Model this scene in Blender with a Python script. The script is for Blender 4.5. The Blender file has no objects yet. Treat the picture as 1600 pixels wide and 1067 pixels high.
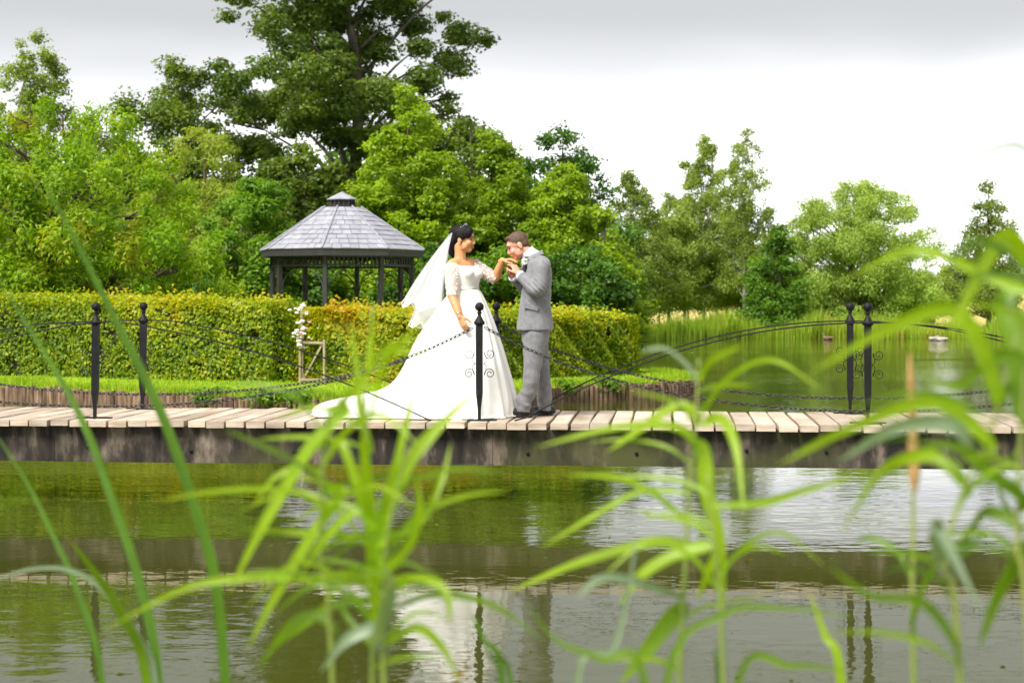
import bpy, math, random
import numpy as np
from mathutils import Vector, Matrix, noise as mnoise
random.seed(7); RNG = np.random.default_rng(7)
R = math.radians
scene = bpy.context.scene
COL = scene.collection
# ------------------------------------------------------------------ camera, sky, sun, exposure
F_PX, EYE, HOR = 2580.0, 1.735, 470.0            # focal length in photo pixels, eye above the water, horizon row
cam_d = bpy.data.cameras.new('camera'); cam = bpy.data.objects.new('camera', cam_d); COL.objects.link(cam)
cam.location = (0, 0, EYE); cam.rotation_euler = (R(90), 0, 0)
cam_d.sensor_width = 36; cam_d.lens = 36 * F_PX / 1600; cam_d.shift_y = -(533.5 - HOR) / 1600
cam_d.clip_start = 0.05; cam_d.clip_end = 3000
cam_d.dof.use_dof = True; cam_d.dof.focus_distance = 14.6; cam_d.dof.aperture_fstop = 3.5
scene.camera = cam
SUN_EL, SUN_AZ = 52, 215                          # azimuth clockwise from +Y: behind the camera and to its left
world = bpy.data.worlds.new('World'); scene.world = world; world.use_nodes = True
wn, wl = world.node_tree.nodes, world.node_tree.links; wn.clear()
sky = wn.new('ShaderNodeTexSky'); sky.sky_type = 'NISHITA'; sky.sun_disc = False
sky.sun_elevation = R(SUN_EL); sky.sun_rotation = R(SUN_AZ)
hsv = wn.new('ShaderNodeHueSaturation'); hsv.inputs['Saturation'].default_value = 0.12
wl.new(sky.outputs[0], hsv.inputs['Color'])
tc = wn.new('ShaderNodeTexCoord'); sep = wn.new('ShaderNodeSeparateXYZ'); wl.new(tc.outputs['Generated'], sep.inputs[0])
mp = wn.new('ShaderNodeMapping'); mp.inputs['Scale'].default_value = (1, 1, 3.5); wl.new(tc.outputs['Generated'], mp.inputs[0])
cn = wn.new('ShaderNodeTexNoise'); cn.inputs['Scale'].default_value = 2.2; cn.inputs['Detail'].default_value = 3; wl.new(mp.outputs[0], cn.inputs[0])
ad = wn.new('ShaderNodeMath'); ad.operation = 'MULTIPLY_ADD'; ad.inputs[1].default_value = 0.11; wl.new(cn.outputs[0], ad.inputs[0]); wl.new(sep.outputs['Z'], ad.inputs[2])
cr = wn.new('ShaderNodeValToRGB'); e = cr.color_ramp.elements
e[0].position = 0.09; e[0].color = (9.0, 9.05, 9.15, 1)
e[1].position = 0.235; e[1].color = (2.2, 2.25, 2.34, 1)
cr.color_ramp.interpolation = 'EASE'
wl.new(ad.outputs[0], cr.inputs[0])
mx = wn.new('ShaderNodeMixRGB'); mx.inputs[0].default_value = 0.9; wl.new(hsv.outputs[0], mx.inputs[1]); wl.new(cr.outputs[0], mx.inputs[2])
bg = wn.new('ShaderNodeBackground'); bg.inputs[1].default_value = 0.1; wl.new(mx.outputs[0], bg.inputs[0])
wo = wn.new('ShaderNodeOutputWorld'); wl.new(bg.outputs[0], wo.inputs[0])
sd = bpy.data.lights.new('sun', 'SUN'); sd.energy = 2.8; sd.angle = R(28); sd.color = (1, 0.96, 0.9)
sun = bpy.data.objects.new('sun', sd); COL.objects.link(sun)
_d = Vector((math.sin(R(SUN_AZ)) * math.cos(R(SUN_EL)), math.cos(R(SUN_AZ)) * math.cos(R(SUN_EL)), math.sin(R(SUN_EL))))
sun.rotation_euler = _d.to_track_quat('Z', 'Y').to_euler(); sun.location = (-20, -20, 40)
vs = scene.view_settings; vs.view_transform = 'Standard'; vs.look = 'None'; vs.gamma = 1; vs.use_curve_mapping = False; vs.exposure = 1.42
scene.render.engine = 'CYCLES'; cy = scene.cycles
cy.use_denoising = True; cy.max_bounces = 8; cy.diffuse_bounces = 5; cy.glossy_bounces = 3; cy.transmission_bounces = 4; cy.transparent_max_bounces = 8
cy.use_adaptive_sampling = True; cy.adaptive_threshold = 0.02; cy.caustics_reflective = False; cy.caustics_refractive = False

# ------------------------------------------------------------------ helpers
def P(px, py, Y):
    "photo pixel + a distance taken from what the thing stands on -> point in metres"
    return np.array([(px - 800) / F_PX * Y, Y, EYE - (py - HOR) / F_PX * Y])
def nrm(v):
    v = np.asarray(v, float); n = np.linalg.norm(v, axis=-1, keepdims=True); return v / np.maximum(n, 1e-9)
def spline(pts, n):
    "Catmull-Rom through pts, n samples"
    p = np.asarray(pts, float)
    if len(p) < 3: 
        t = np.linspace(0, 1, n)[:, None]; return p[0] * (1 - t) + p[-1] * t
    q = np.vstack([2 * p[0] - p[1], p, 2 * p[-1] - p[-2]]); out = []
    for t in np.linspace(0, len(p) - 1 - 1e-6, n):
        i = int(t); u = t - i; a, b, c, d = q[i:i + 4]
        out.append(.5 * (2 * b + (c - a) * u + (2 * a - 5 * b + 4 * c - d) * u * u + (3 * b - a - 3 * c + d) * u ** 3))
    return np.array(out)
def frames(p, ref=(0, 0, 1)):
    t = nrm(np.gradient(p, axis=0)); ref = np.asarray(ref, float)
    if abs(np.dot(ref, t[0])) > .95: ref = np.array([1., .13, 0])
    a = nrm(ref - np.dot(ref, t[0]) * t[0]); A = []
    for k in range(len(p)):
        a = nrm(a - np.dot(a, t[k]) * t[k]); A.append(a)
    A = np.array(A); return t, A, np.cross(t, A)
class MB:
    def __init__(s): s.v = []; s.f = []; s.n = 0
    def add(s, v, f):
        v = np.asarray(v, float).reshape(-1, 3); s.v.append(v); s.f += [tuple(int(i) + s.n for i in q) for q in f]; s.n += len(v); return s
    def box(s, c, size, rot=None, taper=1.0):
        h = np.array(size) / 2; v = np.array([[x, y, z] for x in (-1, 1) for y in (-1, 1) for z in (-1, 1)], float)
        v[v[:, 2] > 0, :2] *= taper; v = v * h
        if rot is not None: v = v @ np.array(rot).T
        return s.add(v + np.array(c), [(0, 1, 3, 2), (4, 6, 7, 5), (0, 4, 5, 1), (2, 3, 7, 6), (0, 2, 6, 4), (1, 5, 7, 3)])
    def sweep(s, p, r, seg=8, ref=(0, 0, 1), round_caps=False):
        p = np.asarray(p, float); r = np.asarray(r, float); n = len(p)
        if r.ndim == 0: r = np.full(n, float(r))
        if r.ndim == 1: r = np.stack([r, r], 1)
        if round_caps:
            d0, d1 = nrm(p[0] - p[1]), nrm(p[-1] - p[-2]); c0, c1 = p[0].copy(), p[-1].copy(); r0, r1 = r[0].copy(), r[-1].copy()
            A = [(.95, .3), (.7, .714), (.35, .937)]
            p = np.vstack([[c0 + d0 * r0.mean() * k for k, _ in A], p, [c1 + d1 * r1.mean() * k for k, _ in A[::-1]]])
            r = np.vstack([[r0 * k for _, k in A], r, [r1 * k for _, k in A[::-1]]]); n = len(p)
        t, a, b = frames(p, ref); th = np.linspace(0, 2 * math.pi, seg, endpoint=False)
        v = p[:, None] + a[:, None] * (np.cos(th)[None, :, None] * r[:, None, :1]) + b[:, None] * (np.sin(th)[None, :, None] * r[:, None, 1:])
        f = [(i * seg + j, i * seg + (j + 1) % seg, (i + 1) * seg + (j + 1) % seg, (i + 1) * seg + j) for i in range(n - 1) for j in range(seg)]
        f += [tuple(range(seg))[::-1], tuple((n - 1) * seg + j for j in range(seg))]
        return s.add(v, f)
    def lathe(s, c, prof, seg=16):
        p = [np.array(c) + np.array([0, 0, z]) for _, z in prof]; n = len(prof); th = np.linspace(0, 2 * math.pi, seg, endpoint=False)
        v = np.array([[q[0] + r * math.cos(t), q[1] + r * math.sin(t), q[2]] for q, (r, _) in zip(p, prof) for t in th])
        f = [(i * seg + j, i * seg + (j + 1) % seg, (i + 1) * seg + (j + 1) % seg, (i + 1) * seg + j) for i in range(n - 1) for j in range(seg)]
        f += [tuple(range(seg))[::-1], tuple((n - 1) * seg + j for j in range(seg))]
        return s.add(v, f)
    def ell(s, c, rad, rot=None, seg=16, rings=10):
        v = []
        for i in range(rings + 1):
            ph = math.pi * i / rings
            for j in range(seg):
                th = 2 * math.pi * j / seg; v.append((math.sin(ph) * math.cos(th), math.sin(ph) * math.sin(th), math.cos(ph)))
        v = np.array(v) * np.array(rad)
        if rot is not None: v = v @ np.array(rot).T
        f = [(i * seg + j, (i + 1) * seg + j, (i + 1) * seg + (j + 1) % seg, i * seg + (j + 1) % seg) for i in range(rings) for j in range(seg)]
        return s.add(v + np.array(c), f)
    def loft(s, rings, closed=True, cap=True):
        rings = np.asarray(rings, float); n, seg, _ = rings.shape; m = seg if closed else seg - 1
        f = [(i * seg + j, i * seg + (j + 1) % seg, (i + 1) * seg + (j + 1) % seg, (i + 1) * seg + j) for i in range(n - 1) for j in range(m)]
        if cap and closed: f += [tuple(range(seg))[::-1], tuple((n - 1) * seg + j for j in range(seg))]
        return s.add(rings, f)
    def mesh(s, name, mat, off=None, smooth=False):
        v = np.vstack(s.v)
        if off is not None: v = v - np.array(off)
        me = bpy.data.meshes.new(name); me.from_pydata(v.tolist(), [], s.f); me.update()
        if mat: me.materials.append(mat)
        if smooth: me.polygons.foreach_set('use_smooth', [True] * len(me.polygons))
        return me
    def build(s, name, mat, parent=None, smooth=False, origin=None):
        off = root_loc(parent) if parent else (origin if origin is not None else (0, 0, 0))
        o = bpy.data.objects.new(name, s.mesh(name, mat, off, smooth)); COL.objects.link(o)
        if parent: o.parent = parent
        else: o.location = off
        return o
def root_loc(o):
    while o.parent: o = o.parent
    return np.array(o.location)
def tag(o, label=None, cat=None, group=None, kind=None):
    for k, v in (('label', label), ('category', cat), ('group', group), ('kind', kind)):
        if v: o[k] = v
    return o
def thing(name, loc, label, cat, group=None):
    o = bpy.data.objects.new(name, None); COL.objects.link(o); o.location = tuple(float(x) for x in loc); o.empty_display_size = .1
    return tag(o, label, cat, group)
def inst(name, me, parent, loc=(0, 0, 0), rot=(0, 0, 0), scale=(1, 1, 1)):
    "a part that shares mesh data; loc is in the thing's own frame"
    o = bpy.data.objects.new(name, me); COL.objects.link(o); o.parent = parent; o.location = tuple(float(x) for x in loc); o.rotation_euler = rot; o.scale = scale
    return o
def copy_tree(o, parent=None):
    c = o.copy(); COL.objects.link(c); c.parent = parent
    for ch in list(o.children): copy_tree(ch, c)
    return c
def raw_mesh(name, v, quads, mat, tint=None, smooth=False, nside=4):
    v = np.asarray(v, np.float32).reshape(-1, 3); quads = np.asarray(quads, np.int32).reshape(-1, nside); me = bpy.data.meshes.new(name)
    me.vertices.add(len(v)); me.vertices.foreach_set('co', v.ravel())
    me.loops.add(quads.size); me.loops.foreach_set('vertex_index', quads.ravel())
    me.polygons.add(len(quads)); me.polygons.foreach_set('loop_start', np.arange(0, quads.size, nside, dtype=np.int32))
    me.polygons.foreach_set('loop_total', np.full(len(quads), nside, np.int32))
    if tint is not None:
        a = me.attributes.new('tint', 'FLOAT', 'POINT'); a.data.foreach_set('value', np.asarray(tint, np.float32))
    if smooth: me.polygons.foreach_set('use_smooth', np.ones(len(quads), bool))
    me.update(calc_edges=True); me.materials.append(mat); return me
def fuse(mb, voxel, smooth=4, disp=None):
    "one continuous surface from overlapping closed volumes"
    me = mb.mesh('tmp', None); o = bpy.data.objects.new('tmp', me); COL.objects.link(o)
    m = o.modifiers.new('r', 'REMESH'); m.mode = 'VOXEL'; m.voxel_size = voxel; m.use_smooth_shade = True
    if smooth:
        s = o.modifiers.new('s', 'SMOOTH'); s.iterations = smooth; s.factor = .5
    dg = bpy.context.evaluated_depsgraph_get(); dg.update()
    out = bpy.data.meshes.new_from_object(o.evaluated_get(dg)); bpy.data.objects.remove(o); bpy.data.meshes.remove(me)
    out.polygons.foreach_set('use_smooth', [True] * len(out.polygons))
    if disp:
        n = len(out.vertices); co = np.zeros(n * 3); out.vertices.foreach_get('co', co); co = co.reshape(-1, 3)
        no = np.zeros(n * 3); out.vertices.foreach_get('normal', no); no = no.reshape(-1, 3)
        co = co + no * disp(co)[:, None]; out.vertices.foreach_set('co', co.ravel()); out.update()
    return out
def fused(name, mb, mat, parent, voxel, smooth=4, disp=None):
    me = fuse(mb, voxel, smooth, disp); off = root_loc(parent); me.transform(Matrix.Translation(-Vector(off))); me.name = name
    me.materials.clear(); me.materials.append(mat)
    o = bpy.data.objects.new(name, me); COL.objects.link(o); o.parent = parent; return o
def basis(f, up=(0, 0, 1)):
    "columns: forward, left, up"
    f = nrm(f); l = nrm(np.cross(up, f)); u = np.cross(f, l); return np.stack([f, l, u], 1)

# ------------------------------------------------------------------ materials
def new_mat(name):
    m = bpy.data.materials.new(name); m.use_nodes = True; n = m.node_tree.nodes; l = m.node_tree.links; return m, n, l, n['Principled BSDF']
def pmat(name, cols, rough=.6, scale=6, detail=5, bump=0.0, bscale=None, stretch=(1, 1, 1), metal=0, spec=.5, pos=(.3, .7), coord='Object', per_obj=0.0, sheen=0):
    m, n, l, b = new_mat(name); b.inputs['Roughness'].default_value = rough; b.inputs['Metallic'].default_value = metal
    b.inputs['Specular IOR Level'].default_value = spec
    if sheen: b.inputs['Sheen Weight'].default_value = sheen
    t = n.new('ShaderNodeTexCoord'); mpn = n.new('ShaderNodeMapping'); mpn.inputs['Scale'].default_value = stretch; l.new(t.outputs[coord], mpn.inputs[0])
    if per_obj:
        oi = n.new('ShaderNodeObjectInfo'); sc = n.new('ShaderNodeMath'); sc.operation = 'MULTIPLY'; sc.inputs[1].default_value = 37; l.new(oi.outputs['Random'], sc.inputs[0])
        cb = n.new('ShaderNodeCombineXYZ'); l.new(sc.outputs[0], cb.inputs[0]); l.new(sc.outputs[0], cb.inputs[2]); l.new(cb.outputs[0], mpn.inputs['Location'])
    nz = n.new('ShaderNodeTexNoise'); nz.inputs['Scale'].default_value = scale; nz.inputs['Detail'].default_value = detail; l.new(mpn.outputs[0], nz.inputs[0])
    rp = n.new('ShaderNodeValToRGB'); el = rp.color_ramp.elements
    el[0].position = pos[0]; el[1].position = pos[1]; el[0].color = (*cols[0], 1); el[1].color = (*cols[-1], 1)
    for k, c in enumerate(cols[1:-1]):
        x = el.new(pos[0] + (pos[1] - pos[0]) * (k + 1) / (len(cols) - 1)); x.color = (*c, 1)
    l.new(nz.outputs[0], rp.inputs[0]); out = rp.outputs[0]
    if per_obj:
        mr = n.new('ShaderNodeMapRange'); mr.inputs['To Min'].default_value = 1 - per_obj; mr.inputs['To Max'].default_value = 1 + per_obj; l.new(oi.outputs['Random'], mr.inputs[0])
        hv = n.new('ShaderNodeHueSaturation'); l.new(mr.outputs[0], hv.inputs['Value']); l.new(out, hv.inputs['Color']); out = hv.outputs[0]
    l.new(out, b.inputs['Base Color'])
    if bump:
        n2 = n.new('ShaderNodeTexNoise'); n2.inputs['Scale'].default_value = bscale or scale * 4; n2.inputs['Detail'].default_value = 4; l.new(mpn.outputs[0], n2.inputs[0])
        bp = n.new('ShaderNodeBump'); bp.inputs['Strength'].default_value = bump; bp.inputs['Distance'].default_value = .01; l.new(n2.outputs[0], bp.inputs['Height']); l.new(bp.outputs[0], b.inputs['Normal'])
    return m
def leafmat(name, cols, trans=.4, rough=.5, tcol=None):
    "leaf colour from each leaf's own tint; light passes through the blade"
    m, n, l, b = new_mat(name); b.inputs['Roughness'].default_value = rough; b.inputs['Specular IOR Level'].default_value = .35
    a = n.new('ShaderNodeAttribute'); a.attribute_name = 'tint'; rp = n.new('ShaderNodeValToRGB'); el = rp.color_ramp.elements
    el[0].position = 0; el[1].position = 1; el[0].color = (*cols[0], 1); el[1].color = (*cols[-1], 1)
    for k, c in enumerate(cols[1:-1]):
        x = el.new((k + 1) / (len(cols) - 1)); x.color = (*c, 1)
    l.new(a.outputs['Fac'], rp.inputs[0]); l.new(rp.outputs[0], b.inputs['Base Color'])
    tr = n.new('ShaderNodeBsdfTranslucent'); g = n.new('ShaderNodeMixRGB'); g.blend_type = 'MULTIPLY'; g.inputs[0].default_value = 1; g.inputs[2].default_value = (1.5, 1.5, .5, 1)
    l.new(rp.outputs[0], g.inputs[1]); l.new(g.outputs[0], tr.inputs[0])
    mi = n.new('ShaderNodeMixShader'); mi.inputs[0].default_value = trans; l.new(b.outputs[0], mi.inputs[1]); l.new(tr.outputs[0], mi.inputs[2])
    l.new(mi.outputs[0], n['Material Output'].inputs[0]); return m
M = {}
M['plank'] = pmat('weathered_plank', [(.30, .22, .15), (.46, .37, .28), (.56, .48, .38)], .75, 3, 6, .4, 30, (1, .35, 6), per_obj=.22, coord='Object')
M['iron'] = pmat('black_painted_iron', [(.008, .008, .009), (.014, .014, .015)], .55, 20, 4, .15, 60, spec=.18)
M['chain'] = pmat('dull_chain_steel', [(.03, .028, .027), (.07, .066, .062)], .45, 25, 3, metal=.6)
M['log'] = pmat('edging_log', [(.07, .04, .022), (.17, .105, .06), (.28, .2, .125)], .85, 5, 5, .6, 20, (3, 3, .7), per_obj=.35)
M['darkwood'] = pmat('black_stained_wood', [(.018, .016, .016), (.035, .03, .03)], .6, 8, 4, .3, 40, (3, 3, .6))
M['slate'] = pmat('grey_roof_slate', [(.23, .23, .265), (.34, .34, .385)], .55, 4, 5, .2, 18, per_obj=.09)
M['bark'] = pmat('bark', [(.05, .035, .025), (.12, .085, .06)], .9, 3, 5, .7, 12, (4, 4, 1))
M['oakbark'] = pmat('oak_bark', [(.06, .05, .04), (.15, .125, .095)], .9, 2.5, 5, .7, 10, (4, 4, 1))
M['birchbark'] = pmat('birch_bark', [(.08, .07, .06), (.42, .4, .36), (.55, .53, .49)], .8, 2, 4, .3, 10, (1, 1, 5), pos=(.32, .6))
M['soil'] = pmat('bank_soil', [(.05, .04, .02), (.09, .075, .035)], .95, 2, 5, .5, 8)
M['gate'] = pmat('gate_timber', [(.22, .17, .11), (.36, .29, .2)], .8, 4, 4, .2, 20)
M['white'] = pmat('white_petal', [(.72, .7, .64), (.82, .8, .74)], .6, 20)
M['pink'] = pmat('pink_petal', [(.7, .35, .38), (.8, .5, .52)], .6, 20)
# ------------------------------------------------------------------ the ground, the pond
def lawn_mat():
    m, n, l, b = new_mat('mown_grass'); b.inputs['Roughness'].default_value = .85; b.inputs['Specular IOR Level'].default_value = .2
    t = n.new('ShaderNodeTexCoord'); a = n.new('ShaderNodeTexNoise'); a.inputs['Scale'].default_value = .8; a.inputs['Detail'].default_value = 6; l.new(t.outputs['Object'], a.inputs[0])
    c = n.new('ShaderNodeTexNoise'); c.inputs['Scale'].default_value = 24; c.inputs['Detail'].default_value = 4; l.new(t.outputs['Object'], c.inputs[0])
    s = n.new('ShaderNodeMath'); s.operation = 'MULTIPLY_ADD'; s.inputs[1].default_value = .5; l.new(c.outputs[0], s.inputs[0]); l.new(a.outputs[0], s.inputs[2])
    r = n.new('ShaderNodeValToRGB'); e = r.color_ramp.elements; e[0].position = .45; e[0].color = (.16, .28, .008, 1); e[1].position = 1.0; e[1].color = (.33, .45, .018, 1)
    l.new(s.outputs[0], r.inputs[0]); l.new(r.outputs[0], b.inputs['Base Color'])
    bp = n.new('ShaderNodeBump'); bp.inputs['Strength'].default_value = .7; bp.inputs['Distance'].default_value = .03; l.new(c.outputs[0], bp.inputs['Height']); l.new(bp.outputs[0], b.inputs['Normal'])
    return m
M['lawn'] = lawn_mat()
M['field'] = pmat('dry_field', [(.26, .28, .05), (.46, .38, .1), (.5, .36, .13)], .9, .08, 6, .3, 3)
def water_mat():
    m, n, l, b = new_mat('pond_water'); b.inputs['Base Color'].default_value = (.045, .050, .008, 1); b.inputs['Roughness'].default_value = .02; b.inputs['IOR'].default_value = 1.333
    b.inputs['Specular IOR Level'].default_value = .5
    t = n.new('ShaderNodeTexCoord')
    def nz(scale, det, st):
        mpn = n.new('ShaderNodeMapping'); mpn.inputs['Scale'].default_value = st; l.new(t.outputs['Object'], mpn.inputs[0])
        a = n.new('ShaderNodeTexNoise'); a.inputs['Scale'].default_value = scale; a.inputs['Detail'].default_value = det; a.inputs['Roughness'].default_value = .55; l.new(mpn.outputs[0], a.inputs[0]); return a
    a, c, k = nz(7.5, 2, (.55, 1, 1)), nz(1.6, 2, (.6, 1, 1)), nz(.22, 2, (.5, 1, 1))
    rp = n.new('ShaderNodeMapRange'); rp.inputs['From Min'].default_value = .38; rp.inputs['From Max'].default_value = .62; rp.inputs['To Min'].default_value = .25; rp.inputs['To Max'].default_value = 1; l.new(k.outputs[0], rp.inputs[0])
    mu = n.new('ShaderNodeMath'); mu.operation = 'MULTIPLY'; l.new(a.outputs[0], mu.inputs[0]); l.new(rp.outputs[0], mu.inputs[1])
    sx = n.new('ShaderNodeSeparateXYZ'); l.new(t.outputs['Object'], sx.inputs[0]); fy = n.new('ShaderNodeMapRange'); fy.inputs['From Min'].default_value = 18; fy.inputs['From Max'].default_value = 36; fy.inputs['To Min'].default_value = 1; fy.inputs['To Max'].default_value = 2.6; l.new(sx.outputs[1], fy.inputs[0])
    mf = n.new('ShaderNodeMath'); mf.operation = 'MULTIPLY'; l.new(mu.outputs[0], mf.inputs[0]); l.new(fy.outputs[0], mf.inputs[1]); mu = mf
    m2 = n.new('ShaderNodeMath'); m2.operation = 'MULTIPLY_ADD'; m2.inputs[1].default_value = 1.3; l.new(c.outputs[0], m2.inputs[0]); l.new(mu.outputs[0], m2.inputs[2])
    bp = n.new('ShaderNodeBump'); bp.inputs['Strength'].default_value = 1; bp.inputs['Distance'].default_value = .003; l.new(m2.outputs[0], bp.inputs['Height']); l.new(bp.outputs[0], b.inputs['Normal'])
    return m
M['water'] = water_mat()
LAND = .27
tag(MB().add([(-400, -30, 0), (400, -30, 0), (400, 200, 0), (-400, 200, 0)], [(0, 1, 2, 3)]).build('pond_water', M['water']), kind='structure')
tag(MB().add([(-400, -30, -.9), (400, -30, -.9), (400, 200, -.9), (-400, 200, -.9)], [(0, 1, 2, 3)]).build('pond_bed', M['soil']), kind='structure')
SHORE = spline([(-60, 36), (-14, 30.8), (-8.93, 28.8), (-6.2, 26.8), (-5.0, 25.9), (-3.9, 25.2), (-2.6, 24.8), (-1, 25.2), (.1, 26.8), (.8, 28.3), (1.69, 29.0), (3.0, 30.3), (3.5, 31.4), (3.2, 33), (2.75, 36), (2.9, 45), (3.9, 58), (5.0, 70), (8, 76.2), (14, 78), (25, 77.5), (40, 76), (60, 74), (100, 70), (200, 60)], 320)
def land():
    sh = SHORE; n = len(sh); ring = np.vstack([sh, [(400, 60), (400, 130), (-400, 130), (-400, 40)]]); m = len(ring)
    top = np.c_[ring, np.full(m, LAND)]; bot = np.c_[ring, np.full(m, -.9)]; mb = MB()
    mb.add(np.vstack([top, bot]), [tuple(range(m))] + [(i, m + i, m + (i + 1) % m, (i + 1) % m) for i in range(m)])
    return mb
tag(land().build('lawn', M['lawn']), kind='structure')
def field():
    xs = np.linspace(-400, 400, 60); ys = np.concatenate([np.linspace(80, 220, 40), np.linspace(240, 1500, 20)])
    g = np.array([[(x, y, .2 + 2.6 * np.clip((y - 80) / 120, 0, 1) ** 1.2 + .12 * math.sin(x * .11 + y * .05)) for x in xs] for y in ys])
    return MB().loft(g, closed=False)
tag(field().build('field', M['field'], smooth=True), kind='structure')
tag(MB().box((0, -6, -.32), (60, 14, 1.1)).build('near_bank', M['lawn']), kind='structure')

# ------------------------------------------------------------------ the footbridge
TH = R(-5.5); U = np.array([math.cos(TH), math.sin(TH), 0]); V = np.array([-math.sin(TH), math.cos(TH), 0]); DECK = .705
B0 = P(749, 657, 14.2); B0[2] = 0.0                                # foot of the middle front post
def BR(s, w, z=0.0): return B0 + U * s + V * w + np.array([0, 0, z])
RZ = np.stack([U, V, [0, 0, 1]], 1)
bridge = thing('footbridge', BR(0, .6, 0), 'low timber footbridge with pale cross planks and a dark mossy edge beam', 'bridge')
PW = .174; plank_meshes = []
def plank_mesh(k):
    r = random.Random(k); L = 1.62 + r.uniform(-.015, .015); w = PW - .022 + r.uniform(-.006, .006); h = .055; c = .006
    prof = np.array([(-w / 2, -h), (w / 2, -h), (w / 2, -c), (w / 2 - c, 0), (-w / 2 + c, 0), (-w / 2, -c)])
    rings = []
    for y in np.linspace(-L / 2, L / 2, 5):
        rings.append([(x + .002 * math.sin(5 * y + k), y, z + .0025 * math.sin(3.1 * y + k * 1.7)) for x, z in prof])
    return MB().loft(rings).mesh('plank', M['plank'])
plank_meshes = [plank_mesh(k) for k in range(6)]
for i in range(-52, 53):
    r = random.Random(i * 13 + 5); s = i * PW
    p = BR(s, .59 + r.uniform(-.018, .018), DECK + r.uniform(-.007, .004)) - np.array(bridge.location)
    inst('plank', plank_meshes[i % 6], bridge, p, (r.uniform(-.004, .004), r.uniform(-.006, .006), TH + r.uniform(-.008, .008)))
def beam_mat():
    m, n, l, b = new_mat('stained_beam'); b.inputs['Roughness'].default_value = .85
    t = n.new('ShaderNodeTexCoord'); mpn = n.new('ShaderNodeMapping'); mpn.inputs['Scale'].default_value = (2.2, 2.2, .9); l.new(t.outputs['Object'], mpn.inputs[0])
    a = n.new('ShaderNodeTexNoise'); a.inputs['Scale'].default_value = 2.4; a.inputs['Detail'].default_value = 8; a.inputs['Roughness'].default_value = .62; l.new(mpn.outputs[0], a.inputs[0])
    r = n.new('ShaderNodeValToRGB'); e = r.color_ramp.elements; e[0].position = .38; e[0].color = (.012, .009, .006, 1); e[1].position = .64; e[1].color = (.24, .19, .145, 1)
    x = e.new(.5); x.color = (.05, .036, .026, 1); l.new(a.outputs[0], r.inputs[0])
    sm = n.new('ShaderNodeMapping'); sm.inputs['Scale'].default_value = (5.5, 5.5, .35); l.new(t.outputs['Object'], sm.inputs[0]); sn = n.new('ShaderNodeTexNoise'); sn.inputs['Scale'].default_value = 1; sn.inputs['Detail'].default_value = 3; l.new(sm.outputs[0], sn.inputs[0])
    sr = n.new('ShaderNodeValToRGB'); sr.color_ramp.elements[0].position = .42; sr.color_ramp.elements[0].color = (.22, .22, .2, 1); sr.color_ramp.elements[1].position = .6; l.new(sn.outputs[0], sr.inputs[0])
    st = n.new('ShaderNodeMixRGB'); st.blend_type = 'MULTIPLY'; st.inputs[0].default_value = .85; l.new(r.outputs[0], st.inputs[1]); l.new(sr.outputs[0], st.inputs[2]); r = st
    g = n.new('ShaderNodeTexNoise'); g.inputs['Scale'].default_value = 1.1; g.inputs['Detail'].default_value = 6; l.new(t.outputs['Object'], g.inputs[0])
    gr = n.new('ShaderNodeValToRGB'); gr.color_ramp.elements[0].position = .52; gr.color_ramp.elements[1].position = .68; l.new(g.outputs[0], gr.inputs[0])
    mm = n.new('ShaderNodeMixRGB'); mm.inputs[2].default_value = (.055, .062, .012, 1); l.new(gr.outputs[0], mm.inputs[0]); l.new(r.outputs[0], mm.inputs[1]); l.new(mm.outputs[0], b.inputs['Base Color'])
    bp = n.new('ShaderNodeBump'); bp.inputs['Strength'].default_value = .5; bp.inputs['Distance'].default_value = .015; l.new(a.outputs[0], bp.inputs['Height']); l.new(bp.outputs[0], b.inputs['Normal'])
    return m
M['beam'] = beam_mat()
joints = [-9.2, -6.6, -3.72, -.62 + .75, 2.63, 5.6, 9.2]
for a, b in zip(joints[:-1], joints[1:]):
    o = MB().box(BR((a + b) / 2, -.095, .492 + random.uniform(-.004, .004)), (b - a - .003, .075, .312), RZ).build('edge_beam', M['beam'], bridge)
    if b - a > 0:
        for s in np.arange(a + .3, b - .2, .92):
            MB().lathe((0, 0, 0), [(.016, 0), (.016, .01), (.006, .014)], 8).build('bolt', M['iron'], o)
            ob = o.children[-1]; q = BR(s, -.134, .46 + random.uniform(-.03, .05)) - np.array(bridge.location)
            ob.data.transform(Matrix.Translation(Vector(root_loc(bridge)))); ob.location = tuple(q); ob.rotation_euler = (R(90), 0, TH)
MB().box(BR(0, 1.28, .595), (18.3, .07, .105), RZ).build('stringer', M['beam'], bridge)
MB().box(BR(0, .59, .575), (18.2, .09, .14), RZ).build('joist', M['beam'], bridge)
for s in (-8, -4.9, 5.3, 8.4):
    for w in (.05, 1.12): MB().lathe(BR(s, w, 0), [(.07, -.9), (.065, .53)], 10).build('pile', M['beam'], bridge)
# the iron posts
def scroll(sx, z, up):
    "C-scroll: a spiral end that springs off the post"
    pts = []
    for k in range(26):
        t = k / 25; a = t * 1.55 * 2 * math.pi; r = .012 + .034 * t
        pts.append((.085 - r * math.cos(a + math.pi) * 1.0 * 1, 0, r * math.sin(a + math.pi)))
    pts = np.array(pts); pts = np.vstack([pts, [(.055, 0, -.062), (.03, 0, -.085)]])
    pts[:, 0] *= sx; pts[:, 2] *= up; pts[:, 2] += z
    return MB().sweep(spline(pts, 60), .0036, 5, (0, 1, 0))
post_mesh = {}
def square_shaft():
    prof = [(.013, .0), (.013, .085), (.015, .11), (.027, .24), (.028, .5), (.028, .825)]; rings = []
    for h, z in prof: rings.append([(-h, -h, z), (h, -h, z), (h, h, z), (-h, h, z)])
    return MB().loft(rings)
post_mesh['shaft'] = square_shaft().mesh('shaft', M['iron'])
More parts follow.
